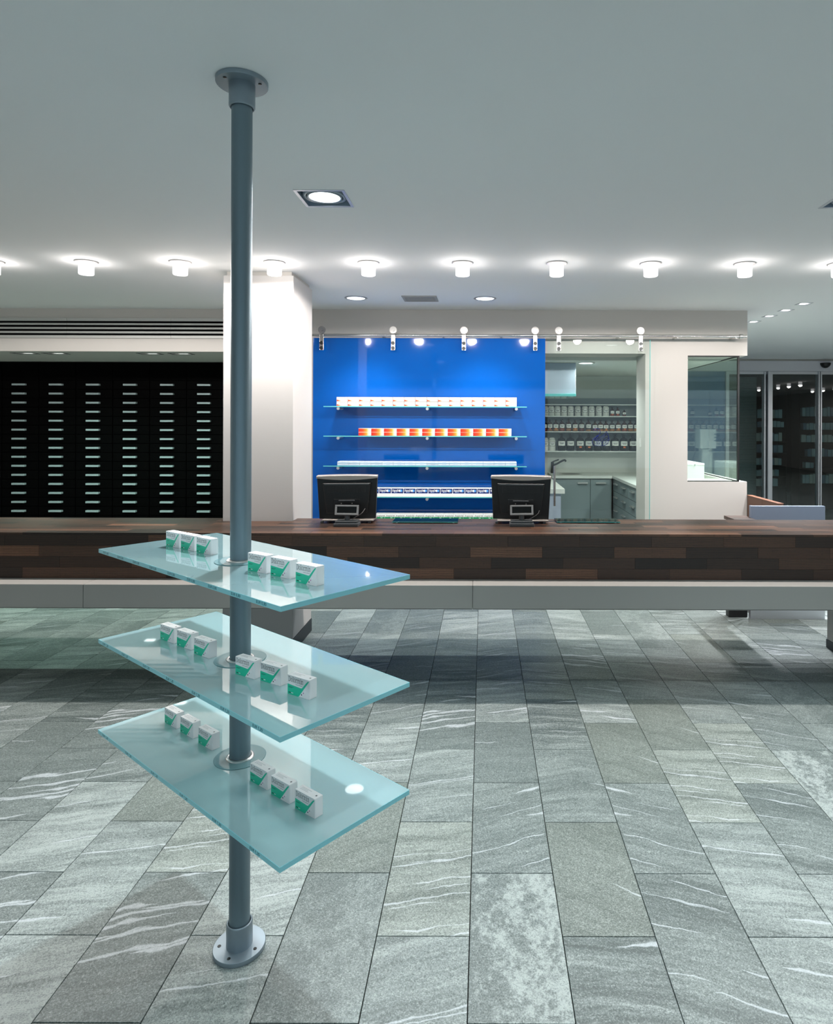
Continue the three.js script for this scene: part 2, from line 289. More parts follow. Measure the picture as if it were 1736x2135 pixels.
// shop front at the far end of the passage
{
  const hb = EYE + (880 - 773) * ZFAR / F, X = (px) => (px - CX) * ZFAR / F;
  struct('wall_front_left', bx(XWE - 0.3, X(1420), 0, H, ZFAR - 0.05, ZFAR + 0.15), M.wall, 'cream pier beside the entrance');
  const f = tag(new THREE.Group(), 'aluminium framed sliding glass entrance with broad header', 'entrance'); f.name = 'door_1'; f.userData.kind = 'structure'; scene.add(f);
  mesh('header', bx(X(1420), XR, hb, H - 0.03, ZFAR - 0.12, ZFAR + 0.1, 0.006), mat(new THREE.Color(0.60, 0.60, 0.64), 0.5, 0.2), f);
  mesh('header_cover', bx(X(1420), XR, H - 0.03, H - 0.002, ZFAR - 0.10, ZFAR + 0.1), M.satin, f);
  for (const [a, c, d] of [[1510, 1517, 0.06], [1590, 1593.5, 0.05], [1595.5, 1600, 0.1], [1601.5, 1607, 0.06], [1702, 1705, 0.06], [1706.5, 1709.5, 0.06], [1850, 1858, 0.06]]) mesh('post', bx(X(a), X(c), 0, hb, ZFAR - d, ZFAR + 0.05, 0.004), M.alu, f);
  mesh('rail', bx(X(1517), XR, hb - 0.045, hb, ZFAR - 0.03, ZFAR + 0.05), M.alu, f);
  const dg = mat(new THREE.Color(0.75, 0.82, 0.82), 0, 0, { transmission: 1, thickness: 0, ior: 1.6 });
  for (const [a, c] of [[1517, 1590], [1607, 1702], [1709.5, 1850], [1858, 2300]]) mesh('pane', bx(X(a), X(c), 0.02, hb - 0.045, ZFAR, ZFAR + 0.008), dg, f);
  tag(mesh('dusk_panel', bx(X(1420), X(1510), 0.02, hb, ZFAR - 0.02, ZFAR + 0.03), M.duskBlue), 'opaque panel coloured as the blue dusk seen through glass beside the entrance', 'panel');  // opaque colour in place of blue dusk seen through glass
  const s = thing('motion_sensor', 'black half-dome motion sensor on the entrance header', 'sensor', atZ(1720, 757, ZFAR - 0.13).toArray());
  mesh('dome', new THREE.SphereGeometry(0.085, 24, 12, 0, Math.PI * 2, Math.PI / 2, Math.PI / 2), M.plastic, s);
  mesh('lens', new THREE.SphereGeometry(0.012, 12, 8).translate(0.02, -0.055, 0.065), M.plasticGrey, s);
  const sh = thing('reflected_wall', 'grey slats standing in for a wall reflected in the entrance glass', 'shutter', [0, 0, 0]);  // reflection of a lit wall, built as slats behind the glass
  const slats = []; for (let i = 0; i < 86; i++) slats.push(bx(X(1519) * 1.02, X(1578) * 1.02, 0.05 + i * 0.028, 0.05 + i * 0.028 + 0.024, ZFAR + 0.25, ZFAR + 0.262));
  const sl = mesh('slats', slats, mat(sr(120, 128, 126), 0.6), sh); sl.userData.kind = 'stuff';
}

// ---------------------------------------------------------------- ceiling lights
function lampRow() {
  const mk = (x, z, group, k) => {
    const l = thing('ceiling_lamp', k === 1 ? 'small frosted glass cylinder lamp in the ceiling row above the counter' : 'small frosted glass lamp on the ceiling far beside the counter', 'lamp', [x, H, -z], group);
    mesh('rim', lathe([[0.0, -0.0005], [0.071, -0.0005], [0.071, -0.004], [0.066, -0.008], [0.05, -0.009], [0.0, -0.009]], 36), M.rim, l, 'pale metal rim');
    mesh('glass', lathe([[0.0, -0.009], [0.047, -0.009], [0.047, -0.083], [0.043, -0.088], [0.0, -0.088]], 32), G.row, l, 'glowing frosted glass');
    spot(l, HUE.row, LUM.row * k, 0, -0.092, 0, 1.55, 0.08, 0.045);
    const p = new THREE.PointLight(new THREE.Color(...HUE.row), LUM.halo * k, 0, 2); p.position.set(0, -0.06, 0); p.castShadow = true; p.shadow.radius = 2; l.add(p);
  };
  for (let i = -2; i < 10; i++) mk(-2.678 + 0.634 * i, 4.385, 'row of ceiling lamps over the counter', 1);
  for (let i = 0; i < 5; i++) mk(8.2, 2.7 + 0.634 * i, 'lamps over the far side of the shop', 0.5);
  for (let i = 0; i < 4; i++) mk(10.2, 1.9 + 0.634 * i, 'lamps over the far side of the shop', 0.5);
}
function spot(parent, hue, cd, x, y, z, angle, pen, size, lean = 0) {
  const s = new THREE.SpotLight(new THREE.Color(...hue), cd, 0, angle, pen, 2); s.position.set(x, y, z); s.target.position.set(x, y - 1, z + lean); s.castShadow = true; s.shadow.radius = size / 0.02;
  parent.add(s); parent.add(s.target);
}
lampRow();
for (const [i, [x, z, part = 1]] of SQ.entries()) {
  const w = 0.115, lab = i === 0 ? 'square recessed downlight with round gimbal lamp behind the pole stand' : i === 1 ? 'square recessed downlight with round gimbal lamp towards the passage' : 'unseen square recessed downlight over the shop floor and passage';
  const l = thing('square_downlight', lab, 'downlight', [x, H, -z], i > 1 ? 'downlights over the shop floor' : undefined);
  const fr = (a, b, y0, y1) => [cb(2 * b, y1 - y0, b - a, 0, (y0 + y1) / 2, (a + b) / 2), cb(2 * b, y1 - y0, b - a, 0, (y0 + y1) / 2, -(a + b) / 2), cb(b - a, y1 - y0, 2 * a, (a + b) / 2, (y0 + y1) / 2, 0), cb(b - a, y1 - y0, 2 * a, -(a + b) / 2, (y0 + y1) / 2, 0)];
  mesh('frame', fr(0.105, 0.119, -0.003, -0.0002), M.alu, l);
  mesh('housing', [...fr(0.108, 0.113, 0.0, 0.13), cb(0.226, 0.005, 0.226, 0, 0.13, 0)], mat(sr(150, 165, 178), 0.5, 0.2), l);
  const gim = mesh('gimbal_ring', lathe([[0.089, 0.006], [0.103, 0.006], [0.103, 0.05], [0.089, 0.05], [0.089, 0.006]], 36), M.plasticGrey, l); gim.material = mat(sr(170, 180, 190), 0.4, 0.2);
  mesh('lamp_ring', lathe([[0.074, 0.004], [0.083, 0.004], [0.085, 0.06], [0.074, 0.06], [0.074, 0.004]], 36), mat(sr(180, 190, 200), 0.4, 0.2), l);
  mesh('lamp_face', cyl(0.073, 0.073, 0.004, 0, 0.007, 0, 36), G.square, l, 'glowing white lamp face');
  spot(l, HUE.square, LUM.square * part, 0, -0.006, 0, z > 3 && z < 4 ? 0.95 : 1.15, 0.75, 0.05, z > 3 && z < 4 ? 0.42 : 0);
}
for (const [i, [x, z]] of RD.entries()) {
  const l = thing('round_downlight', 'round recessed downlight with steel rim in front of the blue glass panel', 'downlight', [x, H, -z], 'round downlights by the blue panel');
  mesh('rim', lathe([[0.078, -0.0002], [0.098, -0.0002], [0.098, -0.004], [0.08, -0.006], [0.078, -0.0002]], 40), M.steel, l);
  mesh('reflector', lathe([[0.0, 0.06], [0.085, 0.06], [0.0855, 0.0], [0.083, 0.0], [0.08, 0.056], [0, 0.056]], 40), M.white, l);
  mesh('lamp_face', cyl(0.077, 0.077, 0.004, 0, -0.001, 0, 40), G.round, l, 'glowing white lamp face');
  spot(l, HUE.round, LUM.round, 0, -0.008, 0, 0.86, 0.5, 0.06);
}
for (const [x, z] of SM) {
  const l = thing('small_downlight', 'small square recessed downlight over the passage to the entrance', 'downlight', [x, H, -z], 'small downlights over the passage');
  const a = 0.046, b = 0.058, fr = [cb(2 * b, 0.003, b - a, 0, -0.0017, (a + b) / 2), cb(2 * b, 0.003, b - a, 0, -0.0017, -(a + b) / 2), cb(b - a, 0.003, 2 * a, (a + b) / 2, -0.0017, 0), cb(b - a, 0.003, 2 * a, -(a + b) / 2, -0.0017, 0)];
  mesh('frame', fr, M.alu, l);
  mesh('housing', cb(0.09, 0.004, 0.09, 0, 0.05, 0), M.plasticGrey, l);
  mesh('lamp_face', cyl(0.036, 0.036, 0.004, 0, -0.001, 0, 28), G.small, l, 'glowing white lamp face');
  spot(l, HUE.small, LUM.small, 0, -0.006, 0, 0.95, 0.6, 0.03);
}
for (const [x, z] of AL) {
  const l = thing('alcove_light', 'slim recessed light in the soffit over the black drawers', 'downlight', [x, SOF, -z], 'soffit lights over the drawers');
  mesh('frame', [cb(0.216, 0.003, 0.012, 0, -0.0017, 0.054), cb(0.216, 0.003, 0.012, 0, -0.0017, -0.054), cb(0.012, 0.003, 0.096, 0.102, -0.0017, 0), cb(0.012, 0.003, 0.096, -0.102, -0.0017, 0)], M.plasticGrey, l);
  mesh('lamp_face', cb(0.09, 0.004, 0.09, 0, 0.008, 0), G.alcove, l, 'glowing lamp face');
  mesh('housing', cb(0.19, 0.004, 0.09, 0, 0.05, 0), M.plasticGrey, l);
  spot(l, HUE.alcove, LUM.alcove, 0, -0.006, 0, 1.2, 0.7, 0.04);
}
{
  const l = thing('round_downlight', 'round recessed downlight in the lowered laboratory ceiling', 'downlight', [1.08, LABH, -6.86]);
  mesh('rim', lathe([[0.075, -0.0002], [0.095, -0.0002], [0.095, -0.004], [0.077, -0.006], [0.075, -0.0002]], 40), M.steel, l);
  mesh('lamp_face', cyl(0.074, 0.074, 0.004, 0, -0.001, 0, 40), G.lab, l, 'glowing white lamp face');
  spot(l, HUE.lab, LUM.lab, 0, -0.008, 0, 1.35, 0.6, 0.06);
  const v = thing('air_vent', 'square ceiling air vent between the two round downlights', 'vent', [-0.55, H, -5.655]);
  mesh('frame', [cb(0.3, 0.006, 0.02, 0, -0.0035, 0.115), cb(0.3, 0.006, 0.02, 0, -0.0035, -0.115), cb(0.02, 0.006, 0.21, 0.14, -0.0035, 0), cb(0.02, 0.006, 0.21, -0.14, -0.0035, 0)], M.satin, v);
  for (let i = 0; i < 7; i++) mesh('slat', cb(0.26, 0.004, 0.02, 0, -0.004, -0.09 + i * 0.03), M.satin, v);
  mesh('backing', cb(0.26, 0.001, 0.21, 0, -0.0008, 0), M.dark, v);
}

// ---------------------------------------------------------------- black drawer wall
{
  const pitch = 0.4155, row = 0.1014, xs = Array.from({ length: 8 }, (_, i) => -5.6255 + 0.4155 * i);
  const front = bx(-0.203, 0.203, -0.0478, 0.0478, -0.018, 0, 0.0015), grip = cb(0.145, 0.021, 0.036, 0, 0, 0.02, 0.002);
  const c0 = thing('drawer_cabinet', 'tall black drawer cabinet with short metal bar handles in the alcove', 'cabinet', [xs[0], 0, -ZD], 'black drawer cabinets');
  mesh('body', bx(-pitch / 2 + 0.001, pitch / 2 - 0.001, 0, SOF - 0.002, 0.0, 0.5), M.black, c0);
  mesh('top_panel', bx(-pitch / 2 + 0.002, pitch / 2 - 0.002, 2.118, SOF - 0.004, -0.018, 0), M.black, c0);
  for (let i = 0; i < 20; i++) {
    const d = mesh('drawer', front, M.black, c0); d.position.set(0, 2.066 - i * row, 0);
    const h = mesh('handle', grip, M.handle, d, 'short satin metal bar handle'); h.position.set(0, 0, 0.018);
  }
  xs.slice(1).forEach((x) => { copyOf(c0).position.x = x; });
}

// ---------------------------------------------------------------- sales counter in walnut staves over a steel ledge
const CT = 0.951, ZF = 4.126, ZK = 4.765, CXL = -3.9, CXR = 2.86;
const wood = Array.from({ length: 12 }, (_, i) => walnut(300 + i * 7, [0.5, 0.8, 1.1, 0.65, 1.45, 0.95, 0.45, 1.2, 0.75, 1.0, 0.55, 0.85][i], [0.3, 0.8, 0.9, 0.5, 0.7, 1, 0.2, 0.6, 0.9, 0.4, 0.7, 0.5][i]));
const woodM = wood.map((t) => mat(new THREE.Color(0.85, 0.74, 0.68), 0.4, 0, { map: t }));
{
  const c = thing('sales_counter', 'long sales counter in dark walnut staves above a grey steel ledge', 'counter', [0, 0, 0]);
  const colL = atZ(465, 830, 4.651).x - 0.002, colR = atZ(611, 830, 4.651).x + 0.002, body = mat(sr(86, 62, 47), 0.6);
  mesh('body', [bx(CXL, CXR, 0.668, CT - 0.012, ZF + 0.012, 4.645), bx(CXL, colL, 0.668, CT - 0.012, 4.645, ZK), bx(colR, CXR, 0.668, CT - 0.012, 4.645, ZK)], body, c);
  const L = 0.456, b = 0.0006, staveUV = (g, w, upright, flip) => {
    const p = g.attributes.position, uv = new Float32Array(p.count * 2);
    for (let i = 0; i < p.count; i++) { uv[2 * i] = (flip ? -1 : 1) * p.getX(i) / 0.46 + 0.5; uv[2 * i + 1] = (upright ? p.getY(i) : p.getZ(i)) / w + 0.5; }
    g.setAttribute('uv', new THREE.BufferAttribute(uv, 2)); return g;
  };
  const cache = new Map(), stave = (len, w, upright, flip) => {
    const k = [len.toFixed(3), w.toFixed(4), upright, flip].join();
    if (!cache.has(k)) cache.set(k, staveUV(flatten(upright ? new RoundedBoxGeometry(len - 0.0006, w - 0.0006, 0.014, 1, b) : new RoundedBoxGeometry(len - 0.0006, 0.014, w - 0.0006, 1, b)), 0.0722, upright, flip));
    return cache.get(k);
  };
  const rowAt = (r, upright) => {
    let x = CXL - L * [0.1, 0.62, 0.33, 0.85, 0.48, 0.2, 0.74, 0.05, 0.55][r % 9];
    const list = [];
    for (; x < CXR - 0.01; x += L) { const a = Math.max(x, CXL), e = Math.min(x + L, CXR); if (e - a > 0.01) list.push([a, e]); }
    return list;
  };
  const rh = (CT - 0.014 - 0.662) / 4;
  for (let r = 0; r < 4; r++) rowAt(r, true).forEach(([a, e], i) => {
    const o = mesh('front_stave', stave(e - a, rh, true, hash(i, r, 3) > 0.5), woodM[Math.floor(hash(i, r, 17) * 12)], c); o.position.set((a + e) / 2, CT - 0.014 - rh * (r + 0.5), -(ZF + 0.007));
  });
  const n = 9, rw = (ZK - ZF) / n;
  for (let r = 0; r < n; r++) for (let [i, [a, e]] of rowAt(r + 3).entries()) {
    const zc = ZF + rw * (r + 0.5), put = (a2, e2) => { if (e2 - a2 > 0.012) { const o = mesh('top_stave', stave(e2 - a2, rw, false, hash(i, r, 4) > 0.5), woodM[Math.floor(hash(i, r, 29) * 12)], c); o.position.set((a2 + e2) / 2, CT - 0.007, -zc); } };
    if (zc + rw / 2 > 4.652 && e > colL && a < colR) { if (a < colL) put(a, colL); if (e > colR) put(colR, e); } else put(a, e);
  }
  // steel ledge in long panels, carried by brackets behind
  const ZLg = 3.969, top = 0.662, bot = 0.516, js = [CXL, atZ(173, 1245, ZLg).x, atZ(985, 1245, ZLg).x, CXR];
  for (let j = 0; j < 3; j++) mesh('ledge_panel', [bx(js[j] + 0.0012, js[j + 1] - 0.0012, top - 0.004, top, ZLg, ZF + 0.1, 0.0015), bx(js[j] + 0.0012, js[j + 1] - 0.0012, bot, top - 0.001, ZLg, ZLg + 0.004, 0.0015), bx(js[j] + 0.0012, js[j + 1] - 0.0012, bot, bot + 0.004, ZLg, 4.64)], M.satin, c, 'grey satin steel ledge panel');
  mesh('ledge_core', [bx(CXL + 0.01, CXR - 0.01, bot + 0.005, 0.657, ZLg + 0.02, 4.64), bx(CXL + 0.01, colL, bot + 0.005, 0.657, 4.64, 4.82), bx(colR, CXR - 0.01, bot + 0.005, 0.657, 4.64, 4.82)], M.satin, c);
  const lx = atY(1720, 1347, 0).x;
  const leg = mesh('leg', bx(lx, lx + 0.12, 0.06, bot, ZLg + 0.08, 4.82, 0.004), M.satin, c, 'grey steel slab leg');
  mesh('foot', bx(lx - 0.004, lx + 0.124, 0.001, 0.06, ZLg + 0.075, 4.825), mat(sr(60, 66, 70), 0.4, 0.6), leg);
}
// return of the counter towards the passage
{
  const w = thing('desk_wing', 'short walnut desk wing beside the blue-grey end panel', 'desk');
  for (let i = 0; i < 8; i++) mesh('stave', uvBox(cb(0.18, 0.028, 0.064, 2.17, 0.846, -(5.13 + i * 0.065), 0.001)), woodM[(i * 5 + 2) % 12], w);
  mesh('support', bx(2.1, 2.26, 0.09, 0.831, 5.56, 5.62, 0.002), mat(sr(58, 40, 30), 0.5), w);
  mesh('plinth', bx(2.1, 2.26, 0.001, 0.09, 5.55, 5.62, 0.002), M.dark, w);
  const lw = thing('low_wall', 'low walnut panel wall running from the glazed corner to the entrance side', 'panel');
  for (let i = 0; i < 2; i++) mesh('board', uvBox(bx(2.526, 2.566, 0.02, 0.965, 5.56 + i * 0.33, 5.56 + (i + 1) * 0.33 - 0.001, 0.002)), mat(sr(92, 60, 40), 0.45), lw);
  mesh('cap', bx(2.52, 2.572, 0.965, 0.972, 5.56, 6.217, 0.001), mat(sr(104, 66, 44), 0.45), lw, 'lighter edge band');
  const p = thing('end_panel', 'blue-grey metal faced end panel standing behind the counter', 'panel', [0, 0, 0]);
  const a = atZ(1565, 1055, 5.5), e = atZ(1720, 1055, 5.5);
  mesh('face', bx(a.x, e.x, 0.075, a.y, 5.5, 5.54, 0.003), M.panelBlue, p);
  mesh('plinth', bx(a.x, e.x, 0.001, 0.075, 5.5, 5.54), M.alu, p, 'bright metal plinth');
}

// ---------------------------------------------------------------- blue glass panel, rail, hangers, clear door
const ZP = 6.11;
{
  const X = (px) => atZ(px, 880, ZP).x;
  const p = thing('sliding_panel', 'large glossy cobalt blue glass sliding panel behind the counter', 'panel');
  mesh('glass', bx(X(652), X(1136), 0.06, atZ(900, 705, ZP).y, ZP, ZP + 0.01, 0.0012), M.blue, p);
  const Zr = ZP - 0.045, yr = atZ(900, 699.5, Zr).y;
  const hangGeo = (() => ({
    strap: mergeGeometries([cb(0.041, 0.15, 0.012, 0, -0.068, 0.022, 0.005)].map((g) => g)),
    wheel: new THREE.CylinderGeometry(0.034, 0.034, 0.02, 28).rotateX(Math.PI / 2).translate(0, 0.0475, 0.012),
    bolt: new THREE.CylinderGeometry(0.017, 0.017, 0.01, 18).rotateX(Math.PI / 2),
  }))();
  const hanger = (px, parent) => {
    const h = mesh('hanger', hangGeo.strap, M.polish, parent, 'polished steel roller hanger'); h.position.set(atZ(px, 699, Zr).x, yr, -Zr);
    mesh('roller', hangGeo.wheel, M.polish, h);
    for (const y of [-0.075, -0.122]) { const o = mesh('bolt', hangGeo.bolt, M.screw, h); o.position.set(0, y, 0.031); }
    mesh('hub', new THREE.CylinderGeometry(0.012, 0.012, 0.012, 14).rotateX(Math.PI / 2), M.polish, h).position.set(0, 0.0475, 0.026);
  };
  for (const px of [671.5, 820, 967, 1115]) hanger(px, p);
  const r = thing('door_rail', 'round steel sliding door rail across the top of the blue panel', 'rail');
  mesh('bar', new THREE.CylinderGeometry(0.0125, 0.0125, atZ(1556, 700, Zr).x - X(653), 16).rotateZ(Math.PI / 2).translate((atZ(1556, 700, Zr).x + X(653)) / 2, yr, -Zr), M.polish, r);
  for (const px of [797, 923, 1045, 1292, 1413, 1534]) mesh('standoff', new THREE.CylinderGeometry(0.011, 0.011, ZB - Zr - 0.001, 12).rotateX(Math.PI / 2).translate(atZ(px, 699, Zr).x, yr - 0.004, -(Zr + ZB) / 2), M.polish, r);
  mesh('end_stop', new THREE.CylinderGeometry(0.022, 0.022, 0.03, 18).rotateZ(Math.PI / 2).translate(atZ(1544, 700, Zr).x, yr, -Zr), M.polish, r);
  // clear sliding door to the laboratory
  const ZG = ZP - 0.012, XG = (px) => atZ(px, 880, ZG).x, d = thing('glass_door', 'clear sliding glass door with blue swan emblem in front of the laboratory', 'door');
  const gy = atZ(1240, 708, ZG).y;
  mesh('glass', bx(XG(1141), XG(1354), 0.05, gy, ZG - 0.004, ZG + 0.004), M.clear, d);
  mesh('edge', bx(XG(1354), XG(1354) + 0.004, 0.05, gy, ZG - 0.004, ZG + 0.004), M.clearEdge, d, 'green glass edge');
  for (const px of [1164, 1334]) hanger(px, d);
  const bar = mesh('pull_bar', new THREE.CylinderGeometry(0.011, 0.011, 0.375, 16).translate(atZ(1155.5, 1013, ZG - 0.05).x, atZ(1155, 1013, ZG - 0.05).y, -(ZG - 0.05)), M.polish, d, 'vertical steel pull bar');
  for (const y of [0.14, -0.14]) mesh('bracket', new THREE.CylinderGeometry(0.006, 0.006, 0.046, 10).rotateX(Math.PI / 2).translate(atZ(1155.5, 1013, ZG - 0.05).x, atZ(1155, 1013, ZG - 0.05).y + y, -(ZG - 0.027)), M.polish, bar);
  // swan emblem printed on the glass: outline strokes
  const o = atZ(1233, 929.5, ZG - 0.007), sc = 36 * ZG / F, S = (pts, k = 1) => tube(pts.map(([x, y]) => [o.x + x * sc, o.y + y * sc, o.z]), 0.0019 * k, 26, 5);
  mesh('swan_emblem', [
    S([[0.08, 0.88], [0.2, 1.0], [0.4, 0.98], [0.5, 0.82], [0.44, 0.66], [0.2, 0.48], [0.03, 0.3], [0.05, 0.12], [0.16, 0.02]], 1.3),
    S([[0.1, 0.9], [0.26, 0.9], [0.36, 0.86]]), S([[0.36, 0.62], [0.22, 0.5], [0.13, 0.34]], 1.4), S([[0.42, 0.58], [0.3, 0.46], [0.2, 0.3]], 1.4),
    S([[0.24, 0.26], [0.46, 0.46], [0.72, 0.66], [0.86, 0.84]], 1.2), S([[0.86, 0.84], [0.95, 0.62], [1.0, 0.4], [0.9, 0.12], [0.76, 0.02]], 1.2), S([[0.44, 0.3], [0.66, 0.46], [0.92, 0.68]]), S([[0.62, 0.26], [0.8, 0.38], [0.98, 0.5]]), S([[0.76, 0.22], [0.88, 0.3], [1.0, 0.38]]),
    S([[0.27, 0.04], [0.25, 0.16], [0.34, 0.26]]), S([[0.38, 0.03], [0.35, 0.18], [0.46, 0.3]]), S([[0.5, 0.03], [0.46, 0.18], [0.58, 0.28]]), S([[0.64, 0.02], [0.58, 0.16], [0.72, 0.22]]), S([[0.76, 0.02], [0.72, 0.12], [0.86, 0.24]]),
    S([[0.16, 0.02], [0.45, 0.0], [0.76, 0.02]]),
  ], mat(sr(18, 40, 120), 0.4), d, 'blue line swan emblem');
  const pull = tag(mesh('wall_switch', cb(0.022, 0.09, 0.008, atZ(1334, 923, ZB).x - 0.0, atZ(1334, 923, ZB + 0.15).y, -(ZB + 0.15), 0.004), M.white), 'small white oval plate on the doorway reveal', 'switch');
  pull.position.x = 1.541 - atZ(1334, 923, ZB).x;
}

// ---------------------------------------------------------------- glass shelves with medicine packs on the blue panel
{
  const ZS = 5.93, shelfY = [847.2, 909, 971.5, 1036].map((y) => atZ(880, y, ZS).y), x0 = atZ(674, 880, ZS).x, x1 = atZ(1098, 880, ZS).x, rank = ['top', 'second', 'third', 'fourth'];
  const glass = mat(new THREE.Color(0.78, 0.93, 0.92), 0, 0, { transmission: 1, thickness: 0, ior: 1.5 });
  shelfY.forEach((y, i) => {
    const s = thing('wall_shelf', `${rank[i]} glass shelf from the top on the blue panel`, 'shelf');
    mesh('plate', bx(x0, x1, y - 0.008, y, ZS, ZP - 0.004), glass, s);
    mesh('front_edge', bx(x0, x1, y - 0.008, y, ZS - 0.002, ZS), M.clearEdge, s, 'green glass front edge');
    for (const px of [705, 890.5, 1076]) {
      const x = atZ(px, 880, ZS + 0.01).x, st = mesh('support', new THREE.CylinderGeometry(0.011, 0.011, ZP - ZS - 0.012, 14).rotateX(Math.PI / 2).translate(x, y - 0.020, -(ZS + 0.012 + (ZP - ZS - 0.012) / 2)), M.steel, s, 'steel pin support');
      mesh('cap', new THREE.CylinderGeometry(0.0135, 0.0135, 0.012, 16).rotateX(Math.PI / 2).translate(x, y - 0.022, -(ZS + 0.006)), M.steel, st);
    }
  });
  // printed fronts
  const packs = {
    orangeLine: print(192, 80, (c, w, h) => { c.fillStyle = '#d6d2cc'; c.fillRect(0, 0, w, h); c.strokeStyle = '#a89c94'; c.lineWidth = 4; c.strokeRect(1, 1, w - 2, h - 2); const g = c.createLinearGradient(8, 0, 80, 0); g.addColorStop(0, '#c8300c'); g.addColorStop(0.6, '#e08038'); g.addColorStop(1, '#d6d2cc'); c.fillStyle = g; c.beginPath(); c.moveTo(4, 48); c.lineTo(90, 70); c.lineTo(4, 76); c.fill(); c.fillStyle = '#8d8a90'; c.fillRect(56, 20, 60, 5); c.fillRect(128, 18, 14, 8); }),
    sunset: print(192, 56, (c, w, h) => { const g = c.createLinearGradient(0, 0, w, 0); g.addColorStop(0, '#c01810'); g.addColorStop(0.35, '#d84c14'); g.addColorStop(0.62, '#e2962e'); g.addColorStop(0.78, '#dcd0ac'); g.addColorStop(1, '#dedede'); c.fillStyle = g; c.fillRect(0, 0, w, h); c.fillStyle = '#fff6ea'; c.fillRect(0, 0, w, 4); c.fillStyle = 'rgba(120,20,10,0.5)'; c.fillRect(40, 28, 50, 4); }),
    pale: print(192, 40, (c, w, h) => { c.fillStyle = '#cfd8de'; c.fillRect(0, 0, w, h); c.fillStyle = '#4d94c4'; c.fillRect(0, h - 11, w, 8); c.fillStyle = '#9fb2c4'; c.fillRect(70, 12, 70, 5); c.strokeStyle = '#b4c8d4'; c.lineWidth = 2; c.strokeRect(0, 0, w, h); }),
    navy: print(224, 96, (c, w, h) => { c.fillStyle = '#e8eef6'; c.fillRect(0, 0, w, h); c.fillStyle = '#16245e'; c.fillRect(5, 5, w - 10, h - 10); c.fillStyle = '#fff'; c.font = 'bold 50px serif'; c.fillText('Spalt', 18, 58); c.fillStyle = '#9db8e8'; c.fillRect(52, 70, 60, 6); c.fillStyle = '#f2f6ff'; c.beginPath(); c.ellipse(160, 44, 18, 22, 0, 0, 7); c.fill(); c.fillStyle = '#5ea6ea'; c.beginPath(); c.ellipse(186, 44, 18, 22, 0, 0, 7); c.fill(); }),
    green: print(192, 112, (c, w, h) => { c.fillStyle = '#f0f2ee'; c.fillRect(0, 0, w, h); c.fillStyle = '#1f8a54'; c.fillRect(0, 54, w, 58); c.fillStyle = '#111'; c.font = 'bold 46px serif'; c.fillText('Aspirin', 22, 44); c.fillStyle = '#e8f6ee'; c.fillRect(110, 74, 40, 10); c.strokeStyle = '#c4d0c8'; c.lineWidth = 4; c.strokeRect(0, 0, w, h); }),
  };
  const pm = Object.fromEntries(Object.entries(packs).map(([k, t]) => [k, mat(new THREE.Color(1, 1, 1), 0.45, 0, { map: t })]));
  const side = { orangeLine: M.white, sunset: M.white, pale: M.white, navy: M.white, green: M.white };
  const pack = (kind, px0, px1, n, y, layers, hpx, label, group, cat = 'medicine box') => {
    const Zf = ZS + 0.012, a = atZ(px0, 880, Zf).x, e = atZ(px1, 880, Zf).x, w = (e - a) / n, h = hpx * Zf / F;
    const g = new THREE.BoxGeometry(w - 0.0015, h - 0.001, 0.12), ms = [side[kind], side[kind], side[kind], side[kind], pm[kind], side[kind]];
    for (let l = 0; l < layers; l++) for (let i = 0; i < n; i++) {
      const o = mesh('medicine_box', g, ms); tag(o, label, cat, group);
      o.position.set(a + w * (i + 0.5), y + 0.0006 + h * (l + 0.5), -(Zf + 0.06 + 0.003 * (hash(i, l, 9) - 0.5)));
    }
  };
  pack('orangeLine', 701, 1077, 16, shelfY[0], 2, 9.6, 'white medicine box with orange streak in a double row on the top wall shelf', 'white and orange boxes on the top wall shelf');
  pack('sunset', 747, 1066, 12, shelfY[1], 2, 7.8, 'red to yellow shaded medicine box on the second wall shelf', 'red and yellow boxes on the second wall shelf');
  pack('pale', 703, 1077, 16, shelfY[2], 2, 4.2, 'flat white and pale blue medicine box on the third wall shelf', 'flat pale boxes on the third wall shelf');
  pack('navy', 739, 1046, 12, shelfY[3] + 0.026, 1, 11.5, 'dark blue medicine box with white lettering on the fourth wall shelf', 'navy boxes on the fourth wall shelf');
  tag(mesh('shelf_riser', bx(atZ(720, 880, ZS).x, atZ(1060, 880, ZS).x, shelfY[3] + 0.0006, shelfY[3] + 0.026, ZS + 0.004, ZS + 0.15), M.white), 'white riser strip under the navy boxes on the fourth wall shelf', 'riser');
  // lowest row stands on a ledge behind the counter
  const yl = atZ(880, 1083.5, ZS).y;
  const lg = thing('wall_shelf', 'lowest glass shelf on the blue panel just above the counter top', 'shelf');
  mesh('plate', bx(x0, x1, yl - 0.008, yl, ZS, ZP - 0.004), glass, lg);
  mesh('front_edge', bx(x0, x1, yl - 0.008, yl, ZS - 0.002, ZS), M.clearEdge, lg);
  pack('green', 782, 1048, 13, yl, 1, 10.2, 'white and green medicine box with black lettering in the lowest row above the counter', 'white and green boxes in the lowest row');
}

